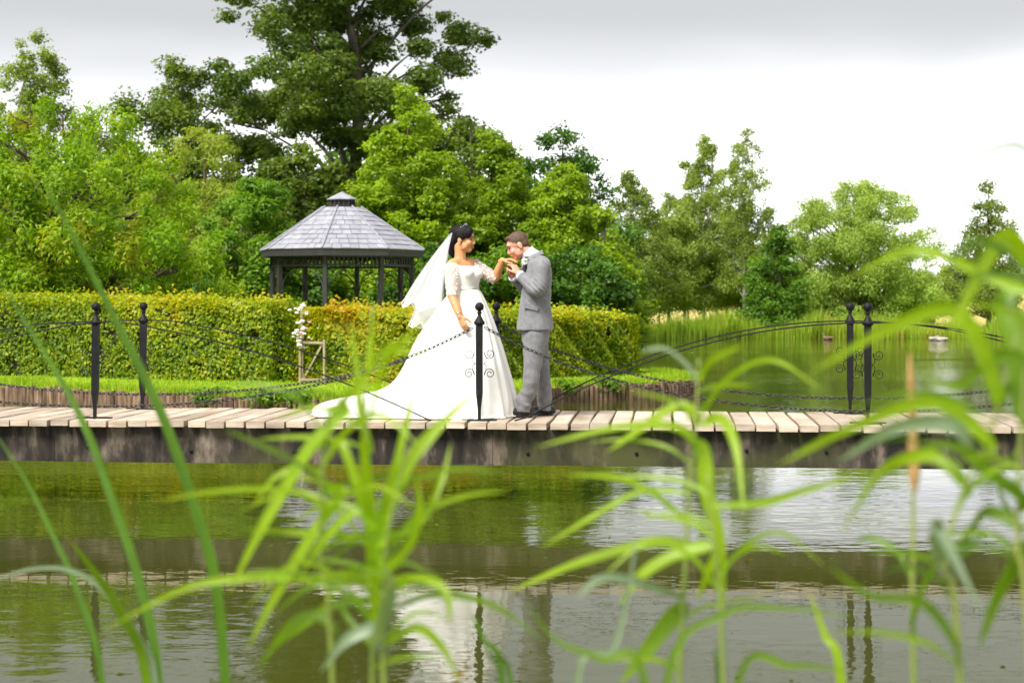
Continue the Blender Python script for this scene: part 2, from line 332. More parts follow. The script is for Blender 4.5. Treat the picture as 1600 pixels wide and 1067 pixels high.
post_mesh['collar'] = MB().lathe((0, 0, 0), [(.038, .822), (.045, .83), (.049, .842), (.044, .853), (.036, .862), (.024, .885), (.016, .9), (.014, .915), (.021, .924), (.021, .932), (.012, .944)], 20).mesh('collar', M['iron'], smooth=True)
post_mesh['ball'] = MB().ell((0, 0, .978), (.039, .039, .039), seg=20, rings=14).mesh('ball', M['iron'], smooth=True)
post_mesh['base_plate'] = MB().box((0, 0, .005), (.3, .07, .010)).mesh('base_plate', M['iron'])
SCR = [scroll(sx, z, up).mesh('scroll', M['iron'], smooth=True) for sx in (-1, 1) for z, up in ((.575, 1), (.405, -1))]
def iron_post(s, w, label, tilt=0.0):
    t = thing('railing_post', BR(s, w, DECK), label, 'post', 'iron posts of the footbridge'); t.rotation_euler = (0, tilt, TH)
    for k in ('base_plate', 'shaft', 'collar', 'ball'): inst(k, post_mesh[k], t)
    for me in SCR: inst('scroll', me, t, (math.copysign(.004, me.vertices[0].co.x), 0, 0))
    return t
SL, SRr = -3.405, 3.288
W1 = 1.19
iron_post(0, 0, 'black iron ball-topped post on the front deck edge before the bride\'s skirt', .0)
iron_post(.02, W1, 'black iron ball-topped post on the rear deck edge between bride and groom')
iron_post(SL, 0, 'front-edge black iron post where an arched handrail peaks before the tall hedge', .012)
iron_post(SL + .04, W1, 'rear-edge black iron post where an arched handrail peaks before the tall hedge', .012)
iron_post(SRr, 0, 'front-edge black iron post where an arched handrail peaks before the open pond')
iron_post(SRr - .02, W1, 'rear-edge black iron post where an arched handrail peaks before the open pond')
for s, nm in ((SL * 2 + .02, 'hedge'), (SRr * 2, 'pond')):
    for w, e in ((0, 'front'), (W1, 'rear')): iron_post(s, w, f'black iron post on the {e} deck edge at the {nm} end, holding only chain')
# arched handrails
def handrail(s0, w, label, sides):
    pts = []
    for d in np.linspace(-1, 1, 61):
        x = d * 2.98; a = abs(x); k = sides[0] if d < 0 else sides[1]
        drop = k * a * a + (1 - k / .098) * .292 * max(a - .25, 0)
        pts.append(BR(s0 + x, w, DECK + .845 - min(drop, .84)))
    return tag(MB().sweep(np.array(pts), .0062, 6).build('handrail', M['iron'], None, True, BR(s0, w, DECK)), label, 'handrail', 'arched iron handrails')
handrail(SL, -.04, 'thin arched iron handrail along the front deck edge, crossing before the bridal train', (.098, .06))
handrail(SL + .04, W1 + .04, 'thin arched iron handrail along the rear deck edge, running behind the bridal train', (.098, .06))
handrail(SRr, -.04, 'thin arched iron handrail on the front edge, rising from the groom\'s shoes', (.098, .098))
handrail(SRr - .02, W1 + .04, 'thin arched iron handrail along the rear deck edge, rising behind the groom over the pond', (.098, .098))
# chains
def link(p, t, side, L, r, wire):
    pts = []
    for k in range(10):
        a = 2 * math.pi * k / 10; pts.append(p + t * (math.cos(a) * L) + side * (math.sin(a) * r))
    return pts
def chain(s0, s1, w, label, zt=.80, zl=.10):
    mb = MB(); n = 2000; u = np.linspace(0, 1, n); kk = 1.9
    cat = (np.cosh(kk * (2 * u - 1)) - 1) / (math.cosh(kk) - 1); xs = s0 + (s1 - s0) * u
    p = np.array([BR(x, w, DECK + zl + (zt - zl) * c) for x, c in zip(xs, cat)])
    seg = np.r_[0, np.cumsum(np.linalg.norm(np.diff(p, axis=0), axis=1))]; pitch = .041
    for i, d in enumerate(np.arange(pitch / 2, seg[-1] - pitch / 2, pitch)):
        c = np.array([np.interp(d, seg, p[:, k]) for k in range(3)]); c2 = np.array([np.interp(d + .01, seg, p[:, k]) for k in range(3)]); t = nrm(c2 - c)
        b1 = nrm(np.cross(t, V)); a = R(48) if i % 2 else R(-42); side = V * math.sin(a) + b1 * math.cos(a); nn = np.cross(t, side)
        K = 12; ring = []
        for k in range(K):
            th = 2 * math.pi * k / K; cx, cs = math.cos(th), math.sin(th)
            q = c + t * (math.copysign(abs(cx) ** .75, cx) * .0265) + side * (cs * .0125); out = nrm(t * cx + side * cs)
            ring.append([q + .0052 * (out * math.cos(f) + nn * math.sin(f)) for f in (0, math.pi / 2, math.pi, 3 * math.pi / 2)])
        ring.append(ring[0]); mb.loft(ring, cap=False)
    return tag(mb.build('chain', M['chain'], None, True, BR((s0 + s1) / 2, w, DECK + zl)), label, 'chain', 'chains slung along the bridge')
chain(SL * 2 + .07, -.05, 0, 'front chain swag hanging low before the tall hedge and the bridal train')
chain(SL * 2 + .09, -.03, W1, 'rear chain swag hanging low behind the bridal train', zl=.14)
chain(.05, SRr * 2 - .05, 0, 'front chain swag hanging low across the groom\'s trousers and the open pond')
chain(.07, SRr * 2 - .07, W1, 'rear chain swag behind the groom, hanging low before the open pond', zl=.14)
# ------------------------------------------------------------------ log edging of the bank
edging = thing('log_edging', (*SHORE[0], 0), 'row of short upright round logs holding the lawn bank above the water', 'edging')
edging.location = (-2.6, 24.8, 0)
log_meshes = []
for k in range(6):
    r = random.Random(k + 50); rr = .052 + r.uniform(-.006, .008); prof = []
    mb = MB(); seg = 9; rings = []
    for z, q in ((-.5, 1), (.0, 1.0), (.15, .98), (.285, .97), (.3, .86)):
        rings.append([(rr * q * (1 + .08 * math.sin(3 * j + k)) * math.cos(2 * math.pi * j / seg), rr * q * (1 + .08 * math.sin(2 * j + k * 2)) * math.sin(2 * math.pi * j / seg), z + (.01 * math.sin(j + k) if z > .2 else 0)) for j in range(seg)])
    log_meshes.append(mb.loft(rings).mesh('log', M['log']))
d = np.r_[0, np.cumsum(np.linalg.norm(np.diff(SHORE, axis=0), axis=1))]
i0 = np.argmin(np.abs(SHORE[:40, 0] + 12.5)) if True else 0
a0 = d[np.argmin(np.linalg.norm(SHORE - np.array([-12, 30.1]), axis=1))]; a1 = d[np.argmin(np.linalg.norm(SHORE - np.array([3.1, 33.6]), axis=1))]
for k, q in enumerate(np.arange(a0, a1, .104)):
    x, y = np.interp(q, d, SHORE[:, 0]), np.interp(q, d, SHORE[:, 1]); x2, y2 = np.interp(q + .05, d, SHORE[:, 0]), np.interp(q + .05, d, SHORE[:, 1])
    nx, ny = (y2 - y), -(x2 - x); ln = math.hypot(nx, ny) + 1e-9; r = random.Random(k * 7)
    inst('log', log_meshes[k % 6], edging, np.array([x + nx / ln * (.055 + r.uniform(-.01, .012)), y + ny / ln * (.055 + r.uniform(-.01, .012)), -.045 + r.gauss(0, .022)]) - np.array(edging.location), (r.uniform(-.04, .04), r.uniform(-.05, .05), r.uniform(0, 6)))
# ------------------------------------------------------------------ leaves
def leaf_arrays(c, nor, L, W, rng, droop=0.0, fold=.18):
    n = len(c); rnd = nrm(rng.normal(size=(n, 3))); rnd[:, 2] -= droop; d = nrm(rnd - (rnd * nor).sum(1, keepdims=True) * nor); s = np.cross(nor, d)
    L = L[:, None]; W = W[:, None]
    v = np.stack([c - d * L * .5, c + s * W * .5 + nor * W * fold - d * L * .08, c + d * L * .5 - nor * L * .12, c - s * W * .5 + nor * W * fold - d * L * .08], 1)
    return v
def leaf_mesh(name, c, nor, L, W, tint, mat, rng, off, droop=0.0, tri=False):
    if tri:
        v = leaf_arrays(c, nor, L, W * 1.25, rng, droop)[:, 1:] - np.array(off); return raw_mesh(name, v.reshape(-1, 3), np.arange(len(c) * 3).reshape(-1, 3), mat, np.repeat(np.clip(tint, 0, 1), 3), nside=3)
    v = leaf_arrays(c, nor, L, W, rng, droop) - np.array(off); n = len(c)
    return raw_mesh(name, v.reshape(-1, 3), np.arange(n * 4).reshape(-1, 4), mat, np.repeat(np.clip(tint, 0, 1), 4))
def vnoise(p, seed=0):
    "smooth value noise at Nx3 points, 0..1"
    p = np.asarray(p, float); i = np.floor(p).astype(np.int64); f = p - i; f = f * f * (3 - 2 * f); out = 0
    for dx in (0, 1):
        for dy in (0, 1):
            for dz in (0, 1):
                h = ((i[:, 0] + dx) * 374761393 + (i[:, 1] + dy) * 668265263 + (i[:, 2] + dz) * 2147483647 + seed * 974634777) & 0xffffffff
                h = ((h ^ (h >> 13)) * 1274126177) & 0xffffffff; h = (h ^ (h >> 16)) & 0xffff
                out = out + h / 65535 * (f[:, 0] if dx else 1 - f[:, 0]) * (f[:, 1] if dy else 1 - f[:, 1]) * (f[:, 2] if dz else 1 - f[:, 2])
    return out
LM = {}
LM['oak'] = leafmat('oak_leaf', [(.055, .10, .014), (.115, .18, .022), (.2, .27, .035)], .42)
LM['alder'] = leafmat('alder_leaf', [(.12, .20, .010), (.22, .34, .016), (.35, .48, .03)], .5)
LM['lush'] = leafmat('lush_leaf', [(.07, .16, .014), (.14, .27, .022), (.25, .41, .035)], .48)
LM['dark'] = leafmat('dark_leaf', [(.035, .09, .012), (.07, .16, .018), (.13, .26, .03)], .4)
LM['cherry'] = leafmat('cherry_leaf', [(.09, .19, .008), (.18, .32, .012), (.29, .44, .022), (.4, .28, .03)], .48)
LM['pale'] = leafmat('pale_leaf', [(.24, .31, .04), (.36, .43, .07)], .45)
LM['birch'] = leafmat('birch_leaf', [(.13, .19, .03), (.24, .32, .055), (.36, .44, .1)], .48)
LM['willow'] = leafmat('willow_leaf', [(.17, .26, .04), (.3, .41, .075), (.42, .54, .15)], .48)
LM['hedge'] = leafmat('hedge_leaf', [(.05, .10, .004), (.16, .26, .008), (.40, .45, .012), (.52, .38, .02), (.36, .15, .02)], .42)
LM['reed'] = leafmat('reed_leaf', [(.12, .22, .014), (.22, .36, .022), (.34, .45, .035), (.46, .31, .09)], .42)
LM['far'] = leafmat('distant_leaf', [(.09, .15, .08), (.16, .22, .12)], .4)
def tree(name, label, base, H, prof, K, nleaf, leaf, mat, bark='bark', trunk_r=.18, rc=(.5, .9), z0=.25, seed=1, group=None, droop=.2, flat=.75, shell=.45, edge=1.0, tint=(.45, .2), lean=(0, 0), limbs=40, bare=1.0, forks=1, tipred=0.0, branchy=False, core=.0):
    """trunk with limbs, and a crown of leaf clumps carried by those limbs.
    prof: (height share of the crown, radius in m) pairs"""
    rng = np.random.default_rng(seed); base = np.array(base, float)
    t = thing(name, base, label, 'tree', group)
    hp = np.array([p[0] for p in prof]); rp_ = np.array([p[1] for p in prof]); zc0 = H * z0
    # clump centres
    C = []; 
    tries = 0
    w = np.interp(np.linspace(0, 1, 50), hp, rp_) + .15; cdf = np.cumsum(w) / w.sum()
    while len(C) < K:
        h = np.interp(rng.random(), cdf, np.linspace(0, 1, 50)); az = rng.random() * 2 * math.pi; rr = np.interp(h, hp, rp_) * (1 - core * rng.random()) * (rng.random() ** shell)
        rr *= 1 + .18 * math.sin(az * 3 + seed + h * 7) * edge
        C.append((rr * math.cos(az) + lean[0] * h, rr * math.sin(az) + lean[1] * h, zc0 + h * (H - zc0) * (.97 + .05 * rng.random()), h, rr))
    C = np.array(C); mb = MB()
    tops = []
    for k in range(forks):
        off = (0, 0) if forks == 1 else (rng.uniform(-.5, .5) * H * .12, rng.uniform(-.5, .5) * H * .1)
        tp = spline([base - [0, 0, .3], base + [0, 0, zc0 * .6], base + [off[0] * .6 + .02 * H * rng.normal(), off[1] * .6, H * .45], base + [off[0] * 1.2 + lean[0] * .5 + .02 * H * rng.normal(), off[1] + lean[1] * .5, H * .72], base + [off[0] * 1.5 + lean[0], off[1] * 1.5 + lean[1], H * .95]], 24)
        mb.sweep(tp, np.linspace(trunk_r * 1.15, .012, 24) ** 1.0, 8); tops.append(tp)
    order = rng.permutation(K)[:limbs]
    for k in order:
        tp = tops[rng.integers(forks)]; p = base + C[k, :3]; zt = max(zc0 * .7, C[k, 2] - .55 * C[k, 4] - .3); j = np.argmin(np.abs(tp[:, 2] - base[2] - zt)); a = tp[j]; r0 = max(.01, trunk_r * (1 - j / 24) * .5)
        mid = a * .45 + p * .55 + np.array([0, 0, .06 * np.linalg.norm(p - a)]) + rng.normal(size=3) * .06 * np.linalg.norm(p - a)
        mb.sweep(spline([a, mid, p], 8), np.linspace(r0, .007, 8), 5)
        for _ in range(3):
            tip = p + nrm(rng.normal(size=3)) * rng.uniform(.5, 1) * rc[1]; mb.sweep(spline([mid * .4 + p * .6, (mid * .2 + p * .8 + tip) / 2 + rng.normal(size=3) * .05, tip], 5), np.linspace(r0 * .4 + .004, .004, 5), 4)
    mb.build('trunk', M[bark], t, True)
    # leaves
    cr = rng.uniform(rc[0], rc[1], K) * (1 - .35 * C[:, 3]); cr = np.maximum(cr, rc[0] * .55)
    share = cr ** 2 * bare; share = share / share.sum(); cnt = rng.multinomial(nleaf, share); idx = np.repeat(np.arange(K), cnt); n = len(idx)
    dirs = nrm(rng.normal(size=(n, 3))); rad = cr[idx] * (rng.random(n) ** .42); 
    lump = 1 + .35 * np.sin(dirs[:, 0] * 4 + idx) * np.sin(dirs[:, 1] * 4 + idx * 1.7) + .2 * np.sin(dirs[:, 2] * 6 + idx * .6)
    pos = C[idx, :3] + dirs * (rad * lump)[:, None] * np.array([1, 1, flat])
    if droop > .9: pos[:, 2] -= rng.random(n) ** 2 * cr[idx] * .9
    pos += base; low = pos[:, 2] < LAND + .1; pos[low, 2] = LAND + .1 + rng.random(low.sum()) * .3
    nor = nrm(dirs * .55 + np.array([0, 0, .75]) + rng.normal(size=(n, 3)) * .45)
    tn = tint[0] + rng.normal(size=K)[idx] * tint[1] * .6 + rng.normal(size=n) * tint[1] * .7
    tn += (vnoise(pos * 1.6, seed) - .5) * .35; tn += tipred * (rng.random(n) < .06) * .8
    L = rng.uniform(.6, 1.15, n) * leaf[0]; W = rng.uniform(.6, 1.1, n) * leaf[1]
    me = leaf_mesh('crown', pos, nor, L, W, tn, LM[mat], rng, base, droop, base[1] > 60)
    o = bpy.data.objects.new('crown', me); COL.objects.link(o); o.parent = t
    return t
def G(px, Y, z=LAND): return np.array([(px - 800) / F_PX * Y, Y, z])
def HT(py, Y): return EYE + (HOR - py) / F_PX * Y - LAND
ROUND = [(0, .55), (.2, .9), (.45, 1), (.7, .85), (.88, .5), (1, .12)]
def prof(shape, r): return [(h, q * r) for h, q in shape]
CONE = [(0, .8), (.15, 1), (.4, .82), (.7, .48), (1, .08)]
DOME = [(0, .85), (.3, 1), (.6, .88), (.85, .55), (1, .15)]
tree('oak_tree', 'huge dark old oak towering above all other trees behind the gazebo', G(540, 66), 21.5, [(0, 4.8), (.22, 6.4), (.45, 5.9), (.62, 5.3), (.8, 4.8), (1, 3)], 460, 190000, (.21, .16), 'oak', 'oakbark', (.36), (.5, 1.05), .14, 11, limbs=80, shell=.7, tint=(.42, .26), flat=.6)
tree('oak_tree', 'dark broad oak with rounded crown to the side of the huge oak, before open sky', G(285, 64), HT(105, 64), prof(DOME, 3.9), 150, 42000, (.21, .15), 'oak', 'oakbark', .35, (.6, 1.0), .2, 12, limbs=50, tint=(.5, .22))
tree('cherry_tree', 'spreading cherry tree with drooping leaves and dark forked trunk behind the tall hedge', G(75, 37), HT(165, 37), [(0, 2.6), (.2, 3.6), (.45, 3.7), (.7, 3.0), (.9, 1.9), (1, .8)], 280, 78000, (.15, .058), 'cherry', 'bark', .2, (.3, .6), .16, 13, droop=1.1, limbs=100, forks=3, tint=(.5, .18), tipred=.25, lean=(.5, 0), shell=.4)
tree('birch_tree', 'tall narrow feathery tree rising behind the cherry tree', G(55, 52), HT(45, 52), prof(CONE, 3.0), 300, 60000, (.13, .08), 'birch', 'birchbark', .16, (.3, .55), .15, 14, droop=.8, tint=(.35, .2), limbs=60, shell=.65, edge=.3)
tree('willow_tree', 'pale yellow-green fine-leaved tree with domed crown between cherry tree and gazebo', G(318, 50), HT(205, 50), prof(DOME, 2.4), 120, 34000, (.19, .055), 'pale', 'bark', .16, (.4, .7), .15, 15, droop=.8, tint=(.5, .25))
tree('bushy_tree', 'bright green bushy tree standing beside the gazebo roof', G(395, 46), HT(275, 46), prof(ROUND, 1.55), 100, 36000, (.125, .095), 'lush', 'bark', .13, (.35, .65), .06, 16, tint=(.6, .2))
tree('alder_tree', 'bright yellow-green alder with pointed crown rising right behind the gazebo', G(640, 49), HT(150, 49), [(0, 2.2), (.2, 2.5), (.45, 2.2), (.7, 1.35), (.88, .7), (1, .15)], 260, 95000, (.13, .10), 'alder', 'bark', .17, (.35, .65), .05, 17, tint=(.5, .2), limbs=60)
tree('alder_tree', 'bright green alder whose crown spreads directly behind bride and groom', G(775, 50), HT(215, 50), [(0, 2.2), (.2, 2.5), (.5, 2.2), (.75, 1.2), (1, .2)], 240, 90000, (.13, .10), 'alder', 'bark', .16, (.35, .65), .05, 18, tint=(.4, .2), limbs=50)
tree('alder_tree', 'bright green alder with layered leafy sprays behind the groom\'s back', G(885, 49), HT(262, 49), [(0, 1.8), (.2, 2.0), (.5, 1.7), (.75, 1.1), (1, .2)], 220, 75000, (.125, .095), 'alder', 'bark', .15, (.3, .6), .05, 19, tint=(.55, .2), limbs=50)
tree('broadleaf_tree', 'dark green round-crowned tree rising behind the alders against pale sky', G(880, 68), HT(200, 68), prof(DOME, 2.7), 100, 30000, (.2, .15), 'dark', 'bark', .25, (.55, .95), .2, 20, tint=(.6, .2))
tree('broadleaf_tree', 'dark tree showing its top between the huge oak and the round-crowned tree', G(735, 62), HT(190, 62), prof(DOME, 2.3), 90, 24000, (.2, .15), 'oak', 'bark', .25, (.5, .9), .2, 21, tint=(.55, .2))
tree('broadleaf_tree', 'dark tree filling the gap under the huge oak beside the gazebo roof', G(478, 57), HT(225, 57), prof(ROUND, 2.1), 90, 26000, (.2, .15), 'oak', 'bark', .2, (.45, .8), .1, 23, tint=(.5, .22))
tree('small_tree', 'slim small tree with light sprays at the low hedge\'s rounded end', G(945, 47), HT(330, 47), prof(CONE, 1.05), 45, 9000, (.16, .12), 'alder', 'bark', .09, (.25, .5), .08, 22, tint=(.6, .2))
for k, (px, Y, top, rr, lab) in enumerate([(985, 80, 262, 1.9, 'thin-crowned birch standing nearest the alders beyond the pond'), (1045, 84, 300, 2.2, 'leafy mid-height birch between two taller birches beyond the pond'), (1100, 86, 205, 2.0, 'tall birch with dense upright crown beyond the reeds'), (1163, 82, 195, 1.7, 'tall sparse birch with white trunk and bare wispy top beyond the reeds'), (1070, 92, 290, 2.4, 'drooping birch standing behind the other birches'), (1135, 90, 300, 2.3, 'broad low-crowned birch filling the space behind the white-trunked birch')]):
    tree('birch_tree', lab, G(px, Y), HT(top, Y), [(0, .8 * rr), (.2, 1.15 * rr), (.5, .95 * rr), (.75, .6 * rr), (1, .15)], 190, (34000, 42000, 44000, 22000, 42000, 36000)[k], (.16, .1), 'birch', 'birchbark', .10, (.3, .6), (.17, .2, .2, .24, .19, .2)[k], 30 + k, 'birches beyond the pond', droop=1.0, tint=((.4, .2), (.65, .2), (.5, .2), (.35, .2), (.35, .2), (.45, .2))[k], limbs=50, shell=.55)
tree('willow_tree', 'wide silvery-green willow with domed airy crown on the far bank', G(1335, 86), HT(287, 86), [(0, 4.0), (.2, 4.8), (.45, 4.7), (.7, 3.9), (.88, 2.6), (1, 1.0)], 420, 150000, (.22, .075), 'willow', 'bark', (.22), (.5, .9), .05, 40, droop=.9, tint=(.55, .22), limbs=110, forks=3, shell=.55, edge=.4, flat=.95)
tree('hawthorn_tree', 'dark green conical tree with leaves to the ground at the far water edge', G(1213, 79), HT(345, 79), [(0, 1.5), (.2, 1.75), (.5, 1.3), (.8, .6), (1, .1)], 90, 20000, (.18, .14), 'lush', 'bark', .14, (.35, .65), .04, 41, tint=(.35, .2))
tree('birch_tree', 'feathery upright tree on the far bank beyond the willow', G(1545, 84), HT(278, 84), [(0, 1.4), (.2, 2.0), (.5, 1.5), (.8, .8), (1, .1)], 120, 20000, (.19, .11), 'birch', 'bark', .16, (.4, .75), .1, 42, droop=.6, tint=(.3, .2), limbs=60)
tree('distant_tree', 'small rounded distant tree between the willow and the feathery upright tree', G(1478, 112, 1.0), 2.9, prof(ROUND, 1.6), 30, 4000, (.26, .2), 'willow', 'bark', .14, (.5, .8), .05, 43)
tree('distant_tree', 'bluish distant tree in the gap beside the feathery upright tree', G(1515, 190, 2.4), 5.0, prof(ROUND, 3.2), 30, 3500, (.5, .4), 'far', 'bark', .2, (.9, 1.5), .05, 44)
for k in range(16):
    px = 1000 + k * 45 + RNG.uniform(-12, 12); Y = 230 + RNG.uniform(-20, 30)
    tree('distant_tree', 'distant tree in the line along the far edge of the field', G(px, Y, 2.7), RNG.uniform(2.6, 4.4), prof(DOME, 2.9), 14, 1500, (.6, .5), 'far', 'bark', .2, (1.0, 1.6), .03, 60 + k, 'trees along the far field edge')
# shrubs that fill the ground under the trees
SH = [(265, 44, 385, 1.6), (350, 45, 372, 1.7), (455, 47, 390, 1.6), (548, 48, 385, 1.7), (690, 46, 390, 1.6), (800, 47, 380, 1.8), (905, 46, 385, 1.6), (-20, 45, 330, 2.2), (150, 46, 350, 2.1)]
SHL = ['dark shrub behind the cherry tree\'s spreading side', 'dark green shrub before the pale fine-leaved tree', 'dark shrub seen between the gazebo\'s left posts', 'dark shrub seen between the gazebo\'s middle posts', 'shrub filling the space between gazebo and bride\'s veil', 'dense shrub directly behind the couple\'s joined hands', 'dense dark shrub above the low hedge behind the groom', 'large shrub behind the cherry trunk on its outer side', 'large shrub behind the cherry trunk toward the gazebo']
for k, (px, Y, top, rr) in enumerate(SH):
    o = tree('shrub', SHL[k], G(px, Y), HT(top, Y), [(0, rr), (.4, rr), (.75, .8 * rr), (1, .3 * rr)], 70, 22000, (.13, .1), 'lush' if k % 2 else 'dark', 'bark', .07, (.35, .6), .05, 80 + k, 'shrubs under the trees', tint=(.5, .25), limbs=25); o['category'] = 'shrub'
# a closed wood far behind the near trees
def wood():
    rng = np.random.default_rng(3); n = 52000; c = np.zeros((n, 3)); u = rng.random(n); c[:, 0] = -42 + 46.5 * u; c[:, 1] = 88 + rng.random(n) * 8 + 2 * np.sin(c[:, 0])
    top = 7.2 + 1.5 * np.sin(c[:, 0] * .5) + 1.1 * np.sin(c[:, 0] * 1.3 + 1) + .5 * np.sin(c[:, 0] * 3.1); top = np.where(c[:, 0] > 4, top * .75, top); c[:, 2] = LAND + .1 + rng.random(n) ** .8 * top
    nor = nrm(rng.normal(size=(n, 3)) * .6 + np.array([0, -.3, .7])); tn = .45 + .2 * np.sin(c[:, 0] * 2 + c[:, 2] * 1.6) + rng.normal(size=n) * .15
    return leaf_mesh('wood', c, nor, rng.uniform(.3, .5, n), rng.uniform(.22, .36, n), tn, LM['dark'], rng, (0, 0, 0))
o = bpy.data.objects.new('background_wood', wood()); COL.objects.link(o); tag(o, 'dark mass of woodland closing the view behind the nearer trees', 'woodland', kind='stuff')

# ------------------------------------------------------------------ hedges
def hedge(label, path, hs, thick, n, seed, brown, endround=.5):
    rng = np.random.default_rng(seed); p = spline(path, 60); L = np.r_[0, np.cumsum(np.linalg.norm(np.diff(p, axis=0), axis=1))]
    h_at = lambda s: np.interp(s, L, np.interp(np.linspace(0, 1, 60), np.linspace(0, 1, len(hs)), hs))
    base = np.array([*p[30], LAND]); t = thing('hedge', base, label, 'hedge', 'clipped hedges on the lawn')
    tan = nrm(np.gradient(p, axis=0)); nr = np.stack([tan[:, 1], -tan[:, 0]], 1)   # to the viewer's side
    def at(s, w, z):
        x = np.interp(s, L, p[:, 0]); y = np.interp(s, L, p[:, 1]); a = np.interp(s, L, nr[:, 0]); b = np.interp(s, L, nr[:, 1]); return np.stack([x + a * w, y + b * w, LAND + z], -1)
    # twiggy core
    rings = []
    ins = .16
    for s in np.linspace(.2, L[-1] - .2, 40):
        h = h_at(s) - .2; w = thick / 2 - ins; rings.append(at(np.full(8, s), np.array([w, w, w * .9, w * .5, -w * .5, -w * .9, -w, -w]), np.array([-.05, h * .5, h * .9, h, h, h * .9, h * .5, -.05])))
    MB().loft(np.array(rings)).build('twigs', M['hedgecore'], t)
    # leaf shell: faces, top and ends
    areas = np.array([L[-1] * 1.5, L[-1] * thick, L[-1] * .5, thick * 1.4, thick * 1.4]); cnt = rng.multinomial(n, areas / areas.sum()); P_, N_, T_ = [], [], []
    for kind, m in enumerate(cnt):
        s = rng.random(m) * L[-1]; w = (rng.random(m) * 2 - 1) * thick / 2; z = rng.random(m); inn = np.abs(rng.normal(size=m)) * .07 
        und = .05 * np.sin(s * 3.1 + z * 4) + .04 * np.sin(s * 7.7 + z * 9 + 1)+ .03 * np.sin(s * 15 + z * 17)
        if kind in (0, 2):
            sg = 1 if kind == 0 else -1; hh = h_at(s); rnd = np.clip((z - .86) / .14, 0, 1) ** 2 * .16; ww = sg * (thick / 2 - inn + und - rnd); q = at(s, ww, z * hh)
            a = np.interp(s, L, nr[:, 0]); b = np.interp(s, L, nr[:, 1]); nn = np.stack([a * sg, b * sg, np.full(m, .45)], -1)
        elif kind == 1:
            hh = h_at(s); spr = np.where(rng.random(m) < .1, rng.random(m) ** 2 * .2, 0); q = at(s, w, hh - inn * .8 + und * .7 + spr - (np.abs(w) / (thick / 2)) ** 4 * .08); nn = np.tile([0, -.1, 1.], (m, 1)); z = np.ones(m) + spr
        else:
            e = 0 if kind == 3 else L[-1]; ph = (rng.random(m) - .5) * math.pi; bul = endround * np.cos(ph) * np.sqrt(np.clip(1 - (np.maximum(z - .6, 0) / .4) ** 2 * .6, 0, 1)); ww = np.sin(ph) * thick / 2; sg = -1 if kind == 3 else 1
            q = at(np.full(m, e), ww, z * h_at(e)); ti = 0 if kind == 3 else -1; q[:, :2] += tan[ti] * (sg * (bul + und - inn))[:, None]; nn = np.tile([tan[ti, 0] * sg, tan[ti, 1] * sg, .45], (m, 1))
        x = q[:, 0]; patch = vnoise(q * [.9, .9, 1.4], seed) * 1.2 + vnoise(q * 3.1, seed + 3) * .8 - .5
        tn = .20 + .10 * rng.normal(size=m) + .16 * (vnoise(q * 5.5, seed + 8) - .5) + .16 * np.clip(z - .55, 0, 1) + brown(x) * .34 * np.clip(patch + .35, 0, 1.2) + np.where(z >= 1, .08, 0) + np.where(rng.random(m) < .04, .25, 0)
        keep = vnoise(q * [3.2, 3.2, 3.6], seed + 11) + .12 * rng.normal(size=m) < .74; q, nn, tn, m = q[keep], nn[keep], tn[keep], int(keep.sum())
        P_.append(q); N_.append(nrm(nn + rng.normal(size=(m, 3)) * .5)); T_.append(tn)
    q, nn, tn = np.vstack(P_), np.vstack(N_), np.concatenate(T_); m = len(q)
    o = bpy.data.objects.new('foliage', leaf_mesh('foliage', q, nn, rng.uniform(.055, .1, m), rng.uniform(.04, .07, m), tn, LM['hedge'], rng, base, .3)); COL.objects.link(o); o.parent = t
    return t
M['hedgecore'] = pmat('hedge_twigs', [(.02, .022, .008), (.05, .04, .018)], .95, 12, 4, .8, 25)
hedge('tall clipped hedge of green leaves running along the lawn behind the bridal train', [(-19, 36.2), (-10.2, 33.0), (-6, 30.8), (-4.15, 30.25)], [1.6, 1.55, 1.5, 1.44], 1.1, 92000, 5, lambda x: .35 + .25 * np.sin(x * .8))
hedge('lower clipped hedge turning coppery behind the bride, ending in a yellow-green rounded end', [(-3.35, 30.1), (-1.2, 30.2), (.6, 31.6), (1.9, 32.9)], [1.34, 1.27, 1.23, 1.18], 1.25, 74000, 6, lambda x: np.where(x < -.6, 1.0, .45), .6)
# lawn blades along the visible strip and the bank edge
def grass():
    rng = np.random.default_rng(9); n = 60000; c = np.zeros((n, 3)); k = rng.integers(0, len(SHORE), n); 
    sel = np.where((SHORE[:, 0] > -13) & (SHORE[:, 0] < 3.6) & (SHORE[:, 1] < 34))[0]; a = SHORE[rng.choice(sel, n)] + rng.normal(size=(n, 2)) * .08
    dep = np.where(rng.random(n) < .35, rng.random(n) * .25, rng.random(n) ** 1.3 * 5.5); a[:, 1] += dep + .03; a[:, 0] -= np.where(a[:, 0] > 2.0, dep * .45, 0)
    h = rng.uniform(.03, .07, n) + np.where(dep < .2, rng.random(n) ** 2 * .1, 0); ang = rng.random(n) * 6.283; w = .006 + rng.random(n) * .006
    d = np.stack([np.cos(ang), np.sin(ang), np.zeros(n)], 1); b = np.c_[a, np.full(n, LAND - .005)]; tip = b + np.c_[rng.normal(size=(n, 2)) * .02, h]
    v = np.stack([b - d * w[:, None], b + d * w[:, None], tip], 1)
    return raw_mesh('grass_blades', v.reshape(-1, 3), np.arange(n * 3).reshape(-1, 3), LM['grass'], np.repeat(rng.random(n), 3), nside=3)
LM['grass'] = leafmat('grass_blade', [(.16, .29, .010), (.28, .44, .015), (.4, .48, .03)], .35)
o = bpy.data.objects.new('grass_blades', grass()); COL.objects.link(o); tag(o, 'short bright green grass of the lawn strip before the hedges', 'grass', kind='stuff')
